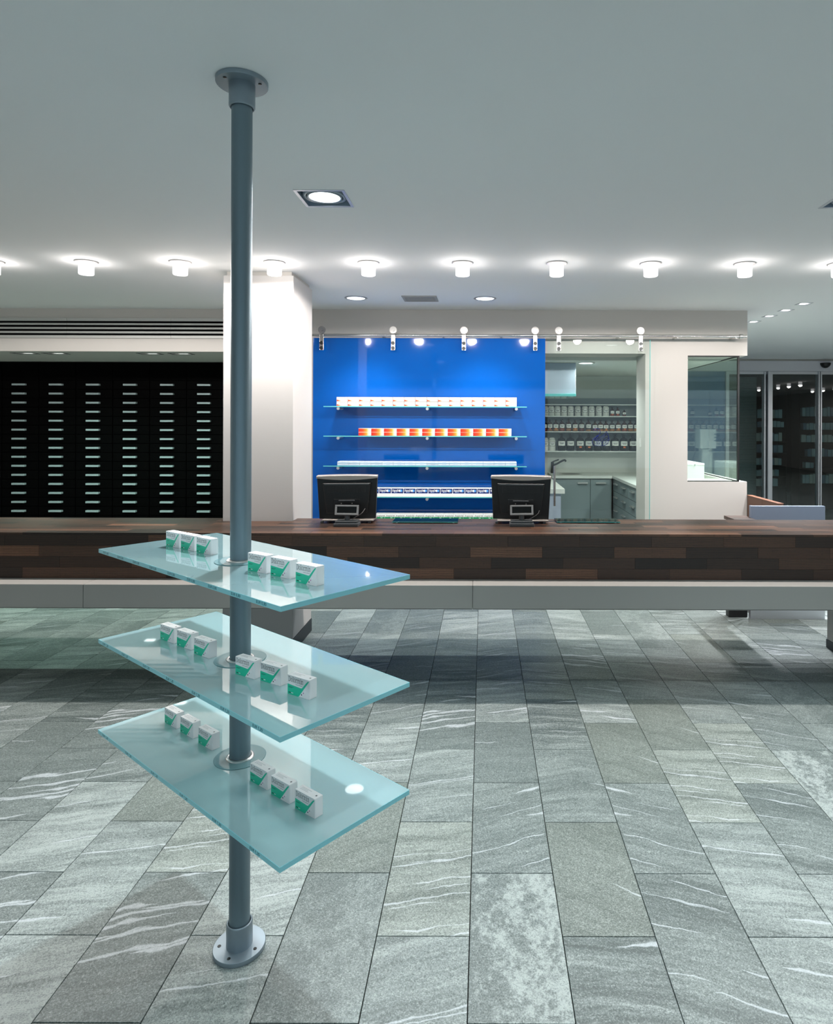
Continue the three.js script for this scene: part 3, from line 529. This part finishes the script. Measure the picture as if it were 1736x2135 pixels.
// ---------------------------------------------------------------- monitors, customer displays, glass trays on the counter
function monitor(px, mirror, label) {
  const p = atY(px, 1086, CT), t = thing('monitor', label, 'monitor', [p.x, CT, -4.60]);
  const k = 4.60 / F, W = 61 * k, h0 = 0.03, hT = 0.325;                 // half width, body bottom, top
  const plate = (wb, wt, y0, y1, z0, z1) => {                            // plate that narrows downwards
    const s = new THREE.Shape([new THREE.Vector2(-wb, y0), new THREE.Vector2(wb, y0), new THREE.Vector2(wt, y1), new THREE.Vector2(-wt, y1)]);
    return new THREE.ExtrudeGeometry(s, { depth: z1 - z0, bevelEnabled: true, bevelSize: 0.003, bevelThickness: 0.003, bevelSegments: 1 }).translate(0, 0, z0);
  };
  const head = new THREE.Group(); head.name = 'head'; t.add(head);
  head.rotation.y = mirror * 0.07; head.rotation.x = 0.06;
  mesh('casing', plate(W * 0.93, W, h0, hT, -0.03, 0.012), M.plastic, head);
  mesh('rear_cover', plate(W * 0.66, W * 0.78, h0 + 0.045, hT - 0.045, 0.015, 0.045), M.plastic, head);
  const cap = new THREE.Shape(); cap.moveTo(-W * 1.01, hT - 0.008); cap.quadraticCurveTo(0, hT - 0.036, W * 1.01, hT - 0.008); cap.lineTo(W * 1.01, hT + 0.004); cap.quadraticCurveTo(0, hT + 0.013, -W * 1.01, hT + 0.004); cap.closePath();
  mesh('top_cap', new THREE.ExtrudeGeometry(cap, { depth: 0.062, bevelEnabled: true, bevelSize: 0.002, bevelThickness: 0.002, bevelSegments: 1, curveSegments: 16 }).translate(0, 0, -0.034), M.silver, head, 'silver curved top cap');
  mesh('cover_lip', cb(W * 1.5, 0.012, 0.006, 0, hT - 0.05, 0.046, 0.003), M.plasticGrey, head);
  for (let i = 0; i < 34; i++) mesh('vent_rib', cb(0.003, 0.045, 0.003, (i - 16.5) * W * 1.28 / 34, hT - 0.085, 0.0505), mat0.rib, head);
  mesh('socket_plate', cb(W * 0.86, 0.075, 0.004, 0, 0.135, 0.05, 0.002), M.plastic, head);
  mesh('socket_cover', cb(0.11, 0.007, 0.012, 0, 0.162, 0.054, 0.002), M.plasticGrey, head);
  for (const s of [-1, 1]) mesh('screw', new THREE.CylinderGeometry(0.004, 0.004, 0.004, 10).rotateX(Math.PI / 2).translate(s * 0.037, 0.142, 0.054), M.silver, head);
  mesh('screen', plate(W * 0.84, W * 0.9, h0 + 0.025, hT - 0.03, -0.036, -0.034), M.screen, head);
  mesh('base', cb(W * 1.72, 0.012, 0.2, 0.012, 0.021, -0.03, 0.005), M.silver, t, 'silver base plate');
  for (const [x, z] of [[-0.17, 0.05], [0.16, 0.05], [-0.15, -0.1], [0.15, -0.1]]) mesh('foot', cb(0.02, 0.0148, 0.02, x, 0.0074, z, 0.002), M.plasticGrey, t);
  mesh('neck', cb(0.14, 0.06, 0.03, 0, 0.052, -0.05, 0.004), M.plastic, t);
  mesh('cable', tube([[0.13, 0.1, 0.05], [0.11, 0.07, 0.09], [0.06, 0.04, 0.1], [0.03, 0.03, 0.04]], 0.004, 20, 6), M.plastic, t);
}
const mat0 = { rib: mat(sr(38, 38, 38), 0.5) };
monitor(728, 1, 'black touch monitor seen from behind beside the cream column');
monitor(1084, -1, 'black touch monitor seen from behind in front of the glass door');
const bezelM = mat(sr(128, 130, 130), 0.45, 0.2);
function customerDisplay(px, mirror, label) {
  const p = atY(px, 1099, CT), t = thing('customer_display', label, 'display', [p.x, CT, p.z - 0.055]);
  mesh('base', [cb(0.165, 0.022, 0.11, 0, 0.0115, 0, 0.003), cb(0.15, 0.016, 0.09, 0, 0.03, -0.004, 0.004)], M.plasticGrey, t);
  mesh('neck', cyl(0.017, 0.019, 0.05, 0, 0.058, 0, 20), M.plasticGrey, t);
  const hd = new THREE.Group(); hd.name = 'display_head'; hd.position.set(0, 0.108, 0.012); hd.rotation.set(-0.28, mirror * 0.08, 0); t.add(hd);
  mesh('bezel', [cb(0.158, 0.011, 0.02, 0, 0.0285, 0, 0.002), cb(0.158, 0.013, 0.02, 0, -0.0275, 0, 0.002), cb(0.013, 0.046, 0.02, -0.0725, 0, 0, 0.002), cb(0.013, 0.046, 0.02, 0.0725, 0, 0, 0.002), cb(0.15, 0.06, 0.01, 0, 0, -0.012)], bezelM, hd, 'grey bezel');
  mesh('screen', cb(0.134, 0.046, 0.004, 0, 0, 0.002), M.screen, hd, 'dark screen');
}
customerDisplay(720, 1, 'small grey customer display on a foot before the monitor by the column');
customerDisplay(1088, -1, 'small grey customer display on a foot before the monitor by the glass door');
{
  const tray = (px0, px1, py0, py1, label) => {
    const a = atY(px0, py1, CT), b = atY(px1, py1, CT), c = atY((px0 + px1) / 2, py0, CT), d = Math.max(0.08, Math.abs(c.z - a.z));
    const t = thing('glass_tray', label, 'tray', [(a.x + b.x) / 2, CT, a.z - d / 2]), w = b.x - a.x;
    mesh('plate', cb(w, 0.006, d, 0, 0.0085, 0, 0.001), mat(new THREE.Color(0.004, 0.02, 0.022), 0.05, 0), t, 'dark green glass plate');
    mesh('edge', cb(w, 0.003, 0.003, 0, 0.0085, d / 2 + 0.0015), M.clearEdge, t);
    for (const [sx, sz] of [[-1, -1], [1, -1], [-1, 1], [1, 1]]) mesh('foot', cyl(0.008, 0.008, 0.0054, sx * (w / 2 - 0.03), 0.0028, sz * (d / 2 - 0.02), 12), M.steel, t);
  };
  tray(817, 954, 1083.5, 1091, 'green glass change tray on the counter between the monitors');
  tray(1160, 1292, 1084, 1091, 'green glass change tray on the counter in front of the clear door');
}

// ---------------------------------------------------------------- laboratory behind the clear door
{
  const BT = 0.98;
  const far = thing('lab_bench', 'white topped laboratory bench with grey cabinet doors along the back wall', 'bench');
  mesh('worktop', bx(0.88, 1.645, BT - 0.035, BT, 8.28, ZLAB - 0.002, 0.003), M.worktop, far, 'white worktop');
  mesh('body', bx(0.89, 1.645, 0.1, BT - 0.036, 8.33, ZLAB - 0.002), M.labFront, far);
  for (const [a, b, h] of [[0.895, 1.368, 1.27], [1.372, 1.626, 1.502]]) {
    const d = mesh('door', bx(a, b, 0.11, BT - 0.045, 8.305, 8.329, 0.002), M.labFront, far);
    mesh('handle', bx(h - 0.065, h + 0.065, BT - 0.105, BT - 0.085, 8.275, 8.304, 0.003), M.steel, d);
  }
  const lf = thing('lab_bench', 'white topped laboratory bench with pale side beside the doorway', 'bench');
  mesh('worktop', bx(-0.04, 0.835, BT - 0.05, BT, 6.64, ZLAB - 0.002, 0.003), M.worktop, lf);
  mesh('body', bx(-0.04, 0.80, 0, BT - 0.051, 6.68, ZLAB - 0.002), mat(sr(180, 188, 205), 0.5), lf);
  const rt = thing('lab_bench', 'white topped laboratory bench with drawers under the glazed corner', 'bench');
  mesh('worktop', bx(1.65, 2.398, BT - 0.035, BT, 6.60, ZLAB - 0.002, 0.003), M.worktop, rt);
  mesh('body', bx(1.69, 2.398, 0.1, BT - 0.036, 6.60, ZLAB - 0.002), M.labFront, rt);
  for (let k = 0; k < 3; k++) for (let i = 0; i < 5; i++) {
    const z0 = 7.0 + k * 0.45, d = mesh('drawer', bx(1.668, 1.689, 0.13 + i * 0.165, 0.13 + (i + 1) * 0.165 - 0.006, z0, z0 + 0.444, 0.002), M.labFront, rt);
    mesh('handle', bx(1.64, 1.667, 0.13 + i * 0.165 + 0.09, 0.13 + i * 0.165 + 0.105, z0 + 0.14, z0 + 0.3, 0.002), M.steel, d);
  }
  const sk = thing('sink', 'round steel sink rim set in the white laboratory worktop', 'sink', [1.15, BT, -8.55]);
  mesh('rim', lathe([[0.125, 0.0005], [0.15, 0.0005], [0.15, 0.004], [0.128, 0.006], [0.125, 0.0005]], 36), M.steel, sk);
  mesh('bowl', lathe([[0.0, 0.0006], [0.124, 0.0006], [0.124, 0.002], [0.0, 0.002]], 36), mat(sr(60, 64, 64), 0.3, 0.9), sk);
  const fc = thing('faucet', 'black mixer tap with slanted spout and lever on the laboratory bench', 'tap', [0.93, BT, -8.72]);
  mesh('body', cyl(0.02, 0.024, 0.15, 0, 0.0755, 0, 18), M.plastic, fc);
  mesh('spout', tube([[0.0, 0.10, 0.0], [0.06, 0.125, 0.01], [0.13, 0.165, 0.02], [0.165, 0.175, 0.025], [0.175, 0.155, 0.025]], 0.013, 24, 10), M.plastic, fc);
  mesh('lever', tube([[0.0, 0.15, 0.0], [0.04, 0.165, 0.0], [0.085, 0.18, 0.0]], 0.009, 12, 8), M.plastic, fc);
  const hd = thing('hanging_cabinet', 'pale blue-grey hanging cabinet with a glass underside in the laboratory', 'cabinet');
  const hx = atZ(1200, 800, 6.85).x, hy = atZ(1170, 821, 6.85).y;
  mesh('body', bx(0.02, hx, hy, LABH - 0.002, 6.85, 7.5, 0.003), mat(new THREE.Color(0.42, 0.50, 0.60), 0.6), hd);
  mesh('glass_base', bx(0.02, hx, hy - 0.028, hy - 0.001, 6.83, 7.5, 0.002), M.clearEdge, hd, 'teal glass underside');
  // shelves with apothecary jars
  const ZJ = 8.60, sy = [843, 867.5, 899.5, 940.5].map((y) => atZ(1240, y, ZJ).y);
  const rack = thing('bottle_rack', 'wall rack of four white boards for apothecary bottles in the laboratory', 'shelf');
  mesh('back_panel', bx(0.3, 2.38, sy[3] - 0.012, atZ(1240, 829, ZJ).y, ZLAB - 0.014, ZLAB - 0.001), mat(sr(138, 148, 148), 0.6), rack, 'grey back panel');
  sy.forEach((y) => mesh('board', bx(0.3, 2.38, y - 0.012, y, ZJ - 0.02, ZLAB - 0.015, 0.001), M.worktop, rack));
  const labelTex = (wide, hue) => print(128, 80, (c, w, h) => { c.fillStyle = '#f2f2ec'; c.fillRect(0, 0, w, h); c.strokeStyle = hue; c.lineWidth = 7; c.strokeRect(5, 5, w - 10, h - 10); c.fillStyle = '#222'; c.fillRect(26, 26, 76, 9); c.fillRect(38, 46, 54, 9); });
  const lm = [mat(new THREE.Color(1, 1, 1), 0.5, 0, { map: labelTex(1, '#2a2a2a') }), mat(new THREE.Color(1, 1, 1), 0.5, 0, { map: labelTex(1, '#e8e8e0') })];
  const amber = [sr(52, 26, 12), sr(70, 34, 14), sr(34, 18, 12), sr(58, 20, 12)].map((c) => mat(c, 0.1)), fill = [sr(150, 92, 34), sr(172, 112, 44), sr(140, 60, 30), sr(96, 30, 22)].map((c) => mat(c, 0.4)), nearBlack = mat(sr(14, 13, 14), 0.1), jar = mat(sr(226, 226, 218), 0.3), orange = mat(sr(214, 110, 44), 0.6);
  const band = (r, y0, y1, a) => new THREE.CylinderGeometry(r, r, y1 - y0, 16, 1, true, -a, 2 * a).translate(0, (y0 + y1) / 2, 0);
  const u = ZJ / F / 8.267;                                           // metres per pixel of the close-up
  const bottle = (zx, row, w, h, kind, label, group) => {
    const x = (1130 + zx / 8.267 - CX) * ZJ / F, r = w * u / 2, t = h * u, b = thing(kind === 'jar' ? 'apothecary_jar' : 'apothecary_bottle', label, kind === 'jar' ? 'jar' : 'bottle', [x, sy[row] + 0.0004, -(ZJ + r + 0.03)], group);
    if (kind === 'jar') {
      mesh('body', lathe([[0, 0], [r, 0], [r, t * 0.78], [r * 0.96, t * 0.8], [0, t * 0.8]], 22), jar, b);
      mesh('lid', lathe([[0, t * 0.805], [r * 0.94, t * 0.805], [r * 0.92, t * 0.86], [r * 0.7, t * 0.97], [r * 0.3, t], [0, t]], 22), jar, b);
      mesh('label', band(r + 0.0008, t * 0.34, t * 0.7, 0.95), lm[0], b, 'white label with dark border');
    } else {
      const big = kind === 'big', m = big ? nearBlack : amber[Math.floor(hash(zx, row, 3) * 4)];
      mesh('body', lathe([[0, 0], [r, 0], [r, t * (big ? 0.58 : 0.6)], [r * 0.85, t * 0.7], [r * 0.36, t * 0.78], [r * 0.34, t * 0.86], [r * 0.44, t * 0.88], [0, t * 0.88]], 22), m, b);
      mesh('stopper', lathe([[0, t * 0.885], [r * 0.26, t * 0.885], [r * 0.3, t * 0.92], [r * 0.62, t * 0.935], [r * 0.55, t * 0.96], [r * 0.2, t], [0, t]], 18), big ? nearBlack : amber[2], b);
      if (!big) mesh('contents', band(r + 0.0004, t * 0.03, t * (0.14 + 0.12 * hash(zx, 2, 2)), 1.5), fill[Math.floor(hash(zx, row, 5) * 4)], b, 'contents showing through the amber glass');
      mesh('label', band(r + 0.0008, t * (big ? 0.3 : 0.28), t * (big ? 0.56 : 0.58), 1.0), lm[1], b, 'white paper label');
      if (hash(zx, row, 9) > 0.6) mesh('hazard_sticker', band(r + 0.001, t * 0.17, t * 0.26, 0.3), orange, b, 'orange hazard sticker');
    }
  };
  const J = 'white apothecary jar with bordered label on the first laboratory shelf', B1 = 'small amber bottle beside the white jars on the first laboratory shelf', B2 = 'amber stoppered bottle with white label on the second laboratory shelf', B3 = 'large black stoppered bottle with white label on the third laboratory shelf', J3 = 'white apothecary jar beside the black bottles on the third laboratory shelf';
  for (const x of [-150, -40, 62, 165, 272, 385, 503, 625, 748, 865, 990, 1113, 1850, 1960, 2075, 2190]) bottle(x, 1, 106, 176, 'jar', J, 'white jars on the first laboratory shelf');
  for (const [x, w, h] of [[1220, 76, 155], [1312, 76, 155], [1427, 62, 112], [1730, 76, 150]]) bottle(x, 1, w, h, 'bottle', B1, 'small bottles on the first laboratory shelf');
  for (const [x, h] of [[-170, 205], [-60, 205], [45, 205], [140, 205], [243, 205], [350, 208], [465, 215], [578, 205], [688, 208], [810, 208], [920, 185], [1017, 195], [1113, 185], [1218, 190], [1325, 195], [1433, 195], [1537, 200], [1640, 195], [1750, 195], [1860, 200], [1970, 200], [2080, 195], [2190, 195]]) bottle(x, 2, 96, h, 'bottle', B2, 'amber bottles on the second laboratory shelf');
  for (const x of [-70, 62, 182]) bottle(x, 3, 114, 228, 'jar', J3, 'white jars on the third laboratory shelf');
  for (const x of [345, 502, 668, 818, 975, 1125, 1275, 1428, 1585, 1745, 1900, 2055, 2200]) bottle(x, 3, 136, 300, 'big', B3, 'large bottles on the third laboratory shelf');
  // things on the bench under the glazed corner
  const ap = thing('lab_appliance', 'white boxy laboratory appliance with buttons on a pale stand', 'appliance', [2.12, BT, -8.1]);
  mesh('stand', cb(0.13, 0.36, 0.12, 0, 0.181, 0, 0.004), M.worktop, ap);
  mesh('housing', cb(0.2, 0.24, 0.2, 0, 0.482, 0, 0.006), M.white, ap);
  for (let i = 0; i < 3; i++) mesh('button', cb(0.02, 0.014, 0.004, -0.085, 0.54 - i * 0.04, 0.102), M.dark, ap);
  mesh('cable', tube([[0.06, 0.4, -0.1], [0.12, 0.2, -0.11], [0.1, 0.03, -0.1]], 0.004, 16, 6), M.dark, ap);
  const cx0 = atZ(1425, 960, 6.75).x, cx1 = atZ(1468, 960, 6.75).x, cy = atZ(1450, 966, 6.75).y;
  const ch = thing('white_chest', 'plain white chest on the bench behind the glazed corner', 'chest');
  mesh('body', bx(cx0, cx1, BT + 0.0005, cy - 0.02, 6.75, 7.3, 0.003), M.worktop, ch);
  mesh('lid', bx(cx0, cx1, cy - 0.0195, cy, 6.745, 7.3, 0.003), M.white, ch);
  mesh('latch', bx(cx0 + 0.11, cx0 + 0.118, cy - 0.03, cy - 0.005, 6.735, 6.744), M.steel, ch);
}

// ---------------------------------------------------------------- dark product shelves standing in for reflections in the entrance glass
{
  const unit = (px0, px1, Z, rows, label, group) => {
    const X = (p) => (p - CX) * Z / F, s = thing('reflected_shelf', label, 'shelf'), x0 = X(px0), x1 = X(px1);  // solid shelf built where the glass mirrors one
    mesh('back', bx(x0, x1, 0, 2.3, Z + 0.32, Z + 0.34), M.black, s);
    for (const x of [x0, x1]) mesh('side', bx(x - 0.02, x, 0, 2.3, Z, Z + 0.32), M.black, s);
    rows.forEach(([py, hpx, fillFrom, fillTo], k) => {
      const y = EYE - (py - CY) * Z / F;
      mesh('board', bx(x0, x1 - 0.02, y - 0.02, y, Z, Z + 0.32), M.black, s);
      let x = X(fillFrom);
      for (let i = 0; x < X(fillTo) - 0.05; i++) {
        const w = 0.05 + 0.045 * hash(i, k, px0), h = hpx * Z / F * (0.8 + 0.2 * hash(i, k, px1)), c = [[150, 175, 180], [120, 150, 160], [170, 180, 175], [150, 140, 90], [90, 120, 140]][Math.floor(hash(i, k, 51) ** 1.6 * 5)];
        const o = mesh('reflected_box', cb(w - 0.004, h, 0.12, x + w / 2, y + h / 2 + 0.0005, -(Z + 0.08), 0.002), prod[c[0]] ??= mat(sr(...c), 0.6)); tag(o, `small dim product box on the ${group}`, 'box', 'boxes on the ' + group);
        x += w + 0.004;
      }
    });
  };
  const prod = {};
  unit(1576, 1640, 12.2, [[870, 20, 1579, 1637], [889, 14, 1579, 1637], [918, 18, 1577, 1637], [942, 17, 1578, 1635], [968, 17, 1577, 1636], [991, 14, 1578, 1625], [1012, 16, 1577, 1621]], 'black shelf standing in for one reflected in the entrance glass beside the slats', 'reflected shelf stand-in beside the slats');
  unit(1668, 1760, 12.2, [[866, 22, 1673, 1750], [894, 15, 1675, 1750], [920, 16, 1671, 1750], [950, 18, 1684, 1750], [974, 14, 1680, 1700], [1006, 20, 1674, 1750]], 'black shelf standing in for one reflected in the middle of the entrance glass', 'reflected shelf stand-in at the middle of the entrance');
}

// ---------------------------------------------------------------- pole stand with three glass shelves
const HS = [EYE - 0.4387, EYE - 0.7486, EYE - 1.058];
{
  const base = atY(499, 1976.7, 0);
  const t = thing('display_stand', 'floor to ceiling steel pole carrying three teal glass shelves', 'display stand', [base.x, 0, base.z]);
  mesh('pole', cyl(0.0315, 0.0315, H - 0.16, 0, H / 2, 0, 48), M.pole, t, 'dark blue-grey steel pole');
  const fl = (flip) => {
    const s = flip ? -1 : 1, y0 = flip ? H - 0.0004 : 0.0004, pts = [[0.0, 0], [0.0775, 0], [0.0785, 0.001], [0.0785, 0.013], [0.0772, 0.0145], [0.0, 0.0145]].map(([r, y]) => [r, y0 + s * y]);
    const f = mesh(flip ? 'ceiling_flange' : 'floor_flange', lathe(flip ? pts.reverse() : pts, 56), M.flange, t);
    mesh(flip ? 'ceiling_collar' : 'floor_collar', lathe([[0.0325, 0.0145], [0.0395, 0.0145], [0.0395, 0.083], [0.037, 0.087], [0.0335, 0.087], [0.0325, 0.08], [0.0325, 0.0145]].map(([r, y]) => [r, y0 + s * y]), 48), M.flange, t);
    for (const a of flip ? [0.15, 2.2, 4.3] : [0.35, 1.75, 2.95]) { const o = mesh('screw', lathe([[0, 0.0], [0.0055, 0.0], [0.005, 0.0012], [0, 0.0012]], 14), M.screw, f); o.position.set(0.06 * Math.cos(a), y0 + s * 0.0146 - (flip ? 0.0012 : 0), 0.06 * Math.sin(a)); }
  };
  fl(false); fl(true);
  const price = (txt, n) => print(2048, 26, (c, w, h) => { c.fillStyle = '#8fd6de'; c.fillRect(0, 0, w, h); c.fillStyle = '#1d6a76'; c.font = 'bold 21px sans-serif'; for (let i = 0; i < n; i++) c.fillText(txt, 70 + i * (w - 180) / (n - 0.6), 20); });
  const rank = ['upper', 'middle', 'lower'], texts = [['EUR 0,80', 9], ['EUR 1,20', 7], ['EUR 1,20', 6]];
  HS.forEach((y, i) => {
    const LL = 1.084, SS = 0.425, q = 0.0012, hole = ring(0, 0, 0.033, 32);
    const s = new THREE.Group(); s.name = 'glass_shelf'; s.userData.label = `${rank[i]} teal frosted glass shelf`; s.position.set(0, y, 0); s.rotation.y = -0.6879; t.add(s);
    const plate = sheet(rect(-LL / 2 + q, LL / 2 - q, -SS / 2 + q, SS / 2 - q), [hole], -0.013, 0.013);
    mesh('plate', plate, M.shelfGlass, s);
    const e = mesh('price_edge', new THREE.BoxGeometry(LL, 0.0128, q), [M.shelfEdge, M.shelfEdge, M.shelfEdge, M.shelfEdge, mat(new THREE.Color(1, 1, 1), 0.15, 0, { map: price(...texts[i]) }), M.shelfEdge], s, 'polished edge with printed prices');
    e.position.set(0, -0.0065, SS / 2 - q / 2);
    mesh('edge', cb(LL, 0.0128, q, 0, -0.0065, -SS / 2 + q / 2), M.shelfEdge, s);
    for (const k of [-1, 1]) mesh('edge', cb(q, 0.0128, SS - 2 * q, k * (LL / 2 - q / 2), -0.0065, 0), M.shelfEdge, s);
    mesh('collar', lathe([[0.0318, 0.0003], [0.0425, 0.0003], [0.0425, 0.003], [0.039, 0.006], [0.0318, 0.006], [0.0318, 0.0003]], 40), M.steel, s, 'thin bright steel collar');
    mesh('support_disc', lathe([[0.0428, 0.0003], [0.078, 0.0003], [0.078, 0.0015], [0.0772, 0.002], [0.0428, 0.002], [0.0428, 0.0003]], 44), M.washer, s, 'clear teal washer disc');
  });
}

// ---------------------------------------------------------------- medicine boxes on the glass shelves
{
  const front = print(640, 400, (c, w, h) => {
    c.fillStyle = '#f3f3f3'; c.fillRect(0, 0, w, h);
    c.fillStyle = '#20cba4'; c.beginPath(); c.moveTo(0, 185); c.lineTo(400, 212); c.lineTo(560, 60); c.lineTo(640, 0); c.lineTo(640, 20); c.lineTo(330, 400); c.lineTo(0, 400); c.fill();
    c.fillStyle = '#f3f3f3'; c.beginPath(); c.moveTo(0, 0); c.lineTo(640, 0); c.lineTo(640, 30); c.lineTo(590, 30); c.lineTo(420, 208); c.lineTo(0, 178); c.fill();
    c.strokeStyle = '#f3f3f3'; c.lineWidth = 5; for (let i = 0; i < 9; i++) { c.beginPath(); c.moveTo(640, 60 + i * 42); c.lineTo(330 + i * 30, 400 + 10 * i); c.stroke(); }
    c.lineWidth = 3; for (let i = 0; i < 7; i++) { c.beginPath(); c.moveTo(470 + i * 26, 400); c.lineTo(560 + i * 20, 230); c.stroke(); }
    c.fillStyle = '#f3f3f3'; c.beginPath(); c.moveTo(640, 190); c.lineTo(640, 400); c.lineTo(500, 400); c.fill();
    c.fillStyle = '#161616'; c.save(); c.translate(22, 128); c.scale(0.66, 1); c.font = '146px serif'; c.fillText('Dolormin', 0, 0); c.restore();
    c.fillStyle = '#3a3a3a'; c.font = '26px sans-serif'; c.fillText('Schmerztabletten', 235, 172);
    c.fillStyle = '#0a5c4a'; c.fillRect(30, 232, 150, 8); c.fillRect(30, 250, 110, 8); c.fillStyle = '#0c3c34'; c.fillRect(30, 350, 70, 18); c.fillStyle = '#f3f3f3'; c.fillRect(106, 352, 60, 14);
    c.fillStyle = '#1c1c40'; c.beginPath(); c.arc(415, 342, 15, 0, 7); c.fill(); c.fillStyle = '#b04a9c'; c.beginPath(); c.arc(468, 298, 13, 0, 7); c.fill(); c.fillStyle = '#ffffff'; c.beginPath(); c.arc(520, 254, 17, 0, 7); c.fill();
  });
  const side = print(128, 256, (c, w, h) => { c.fillStyle = '#eceded'; c.fillRect(0, 0, w, h); c.fillStyle = '#55585c'; for (let i = 0; i < 5; i++) c.fillRect(26 + i * 17, 30 + 12 * (i % 2), 5, 180 - 24 * (i % 3)); });
  const top = print(320, 128, (c, w, h) => { c.fillStyle = '#f4f4f4'; c.fillRect(0, 0, w, h); c.fillStyle = '#a8adb0'; c.fillRect(30, 34, 150, 6); c.fillRect(30, 54, 110, 6); c.fillRect(30, 74, 130, 6); c.fillStyle = '#333'; c.fillRect(270, 50, 18, 24); });
  const m = (t) => mat(new THREE.Color(1, 1, 1), 0.4, 0, { map: t }), mf = m(front), ms = m(side), mt = m(top), list = [ms, ms, mt, M.white, mf, M.white];
  const w = 0.083, h = 0.052, d = 0.027, body = new THREE.BoxGeometry(w, h, d), flap = cb(0.0006, h - 0.004, d - 0.004, 0, 0, 0);
  const rows = [
    [0, 0.62, [[346.2, 1138.1], [377, 1144.3], [409.4, 1151.6]]], [0, 0.60, [[516.6, 1189.1], [563.9, 1199.3], [616.2, 1213.8]]],
    [1, 0.60, [[334.1, 1332.5], [368.6, 1345.4], [404.3, 1362.6]]], [1, 0.54, [[490.8, 1405], [542.5, 1418.6], [599.3, 1446]]],
    [2, 0.66, [[343.2, 1505.8], [375.7, 1525.4], [413.3, 1548.9]]], [2, 0.64, [[521.4, 1628], [564.9, 1655.4], [615, 1684.8]]],
  ];
  const rank = ['upper', 'middle', 'lower'];
  for (const [i, a, pts] of rows) for (const [px, py] of pts) {
    const p = atY(px, py, HS[i]), o = mesh('medicine_box', body, list);
    tag(o, `small white and teal medicine box standing on the ${rank[i]} glass shelf of the pole stand`, 'medicine box', `medicine boxes on the ${rank[i]} glass shelf`);
    o.rotation.y = -a; o.position.copy(p).add(V(w / 2 * Math.cos(a) + d / 2 * Math.sin(a), h / 2 + 0.0004, w / 2 * Math.sin(a) - d / 2 * Math.cos(a)));
    const f = mesh('end_flap', flap, ms, o); f.position.set(w / 2 + 0.0003, 0, 0);
  }
}
renderer.render(scene, camera);
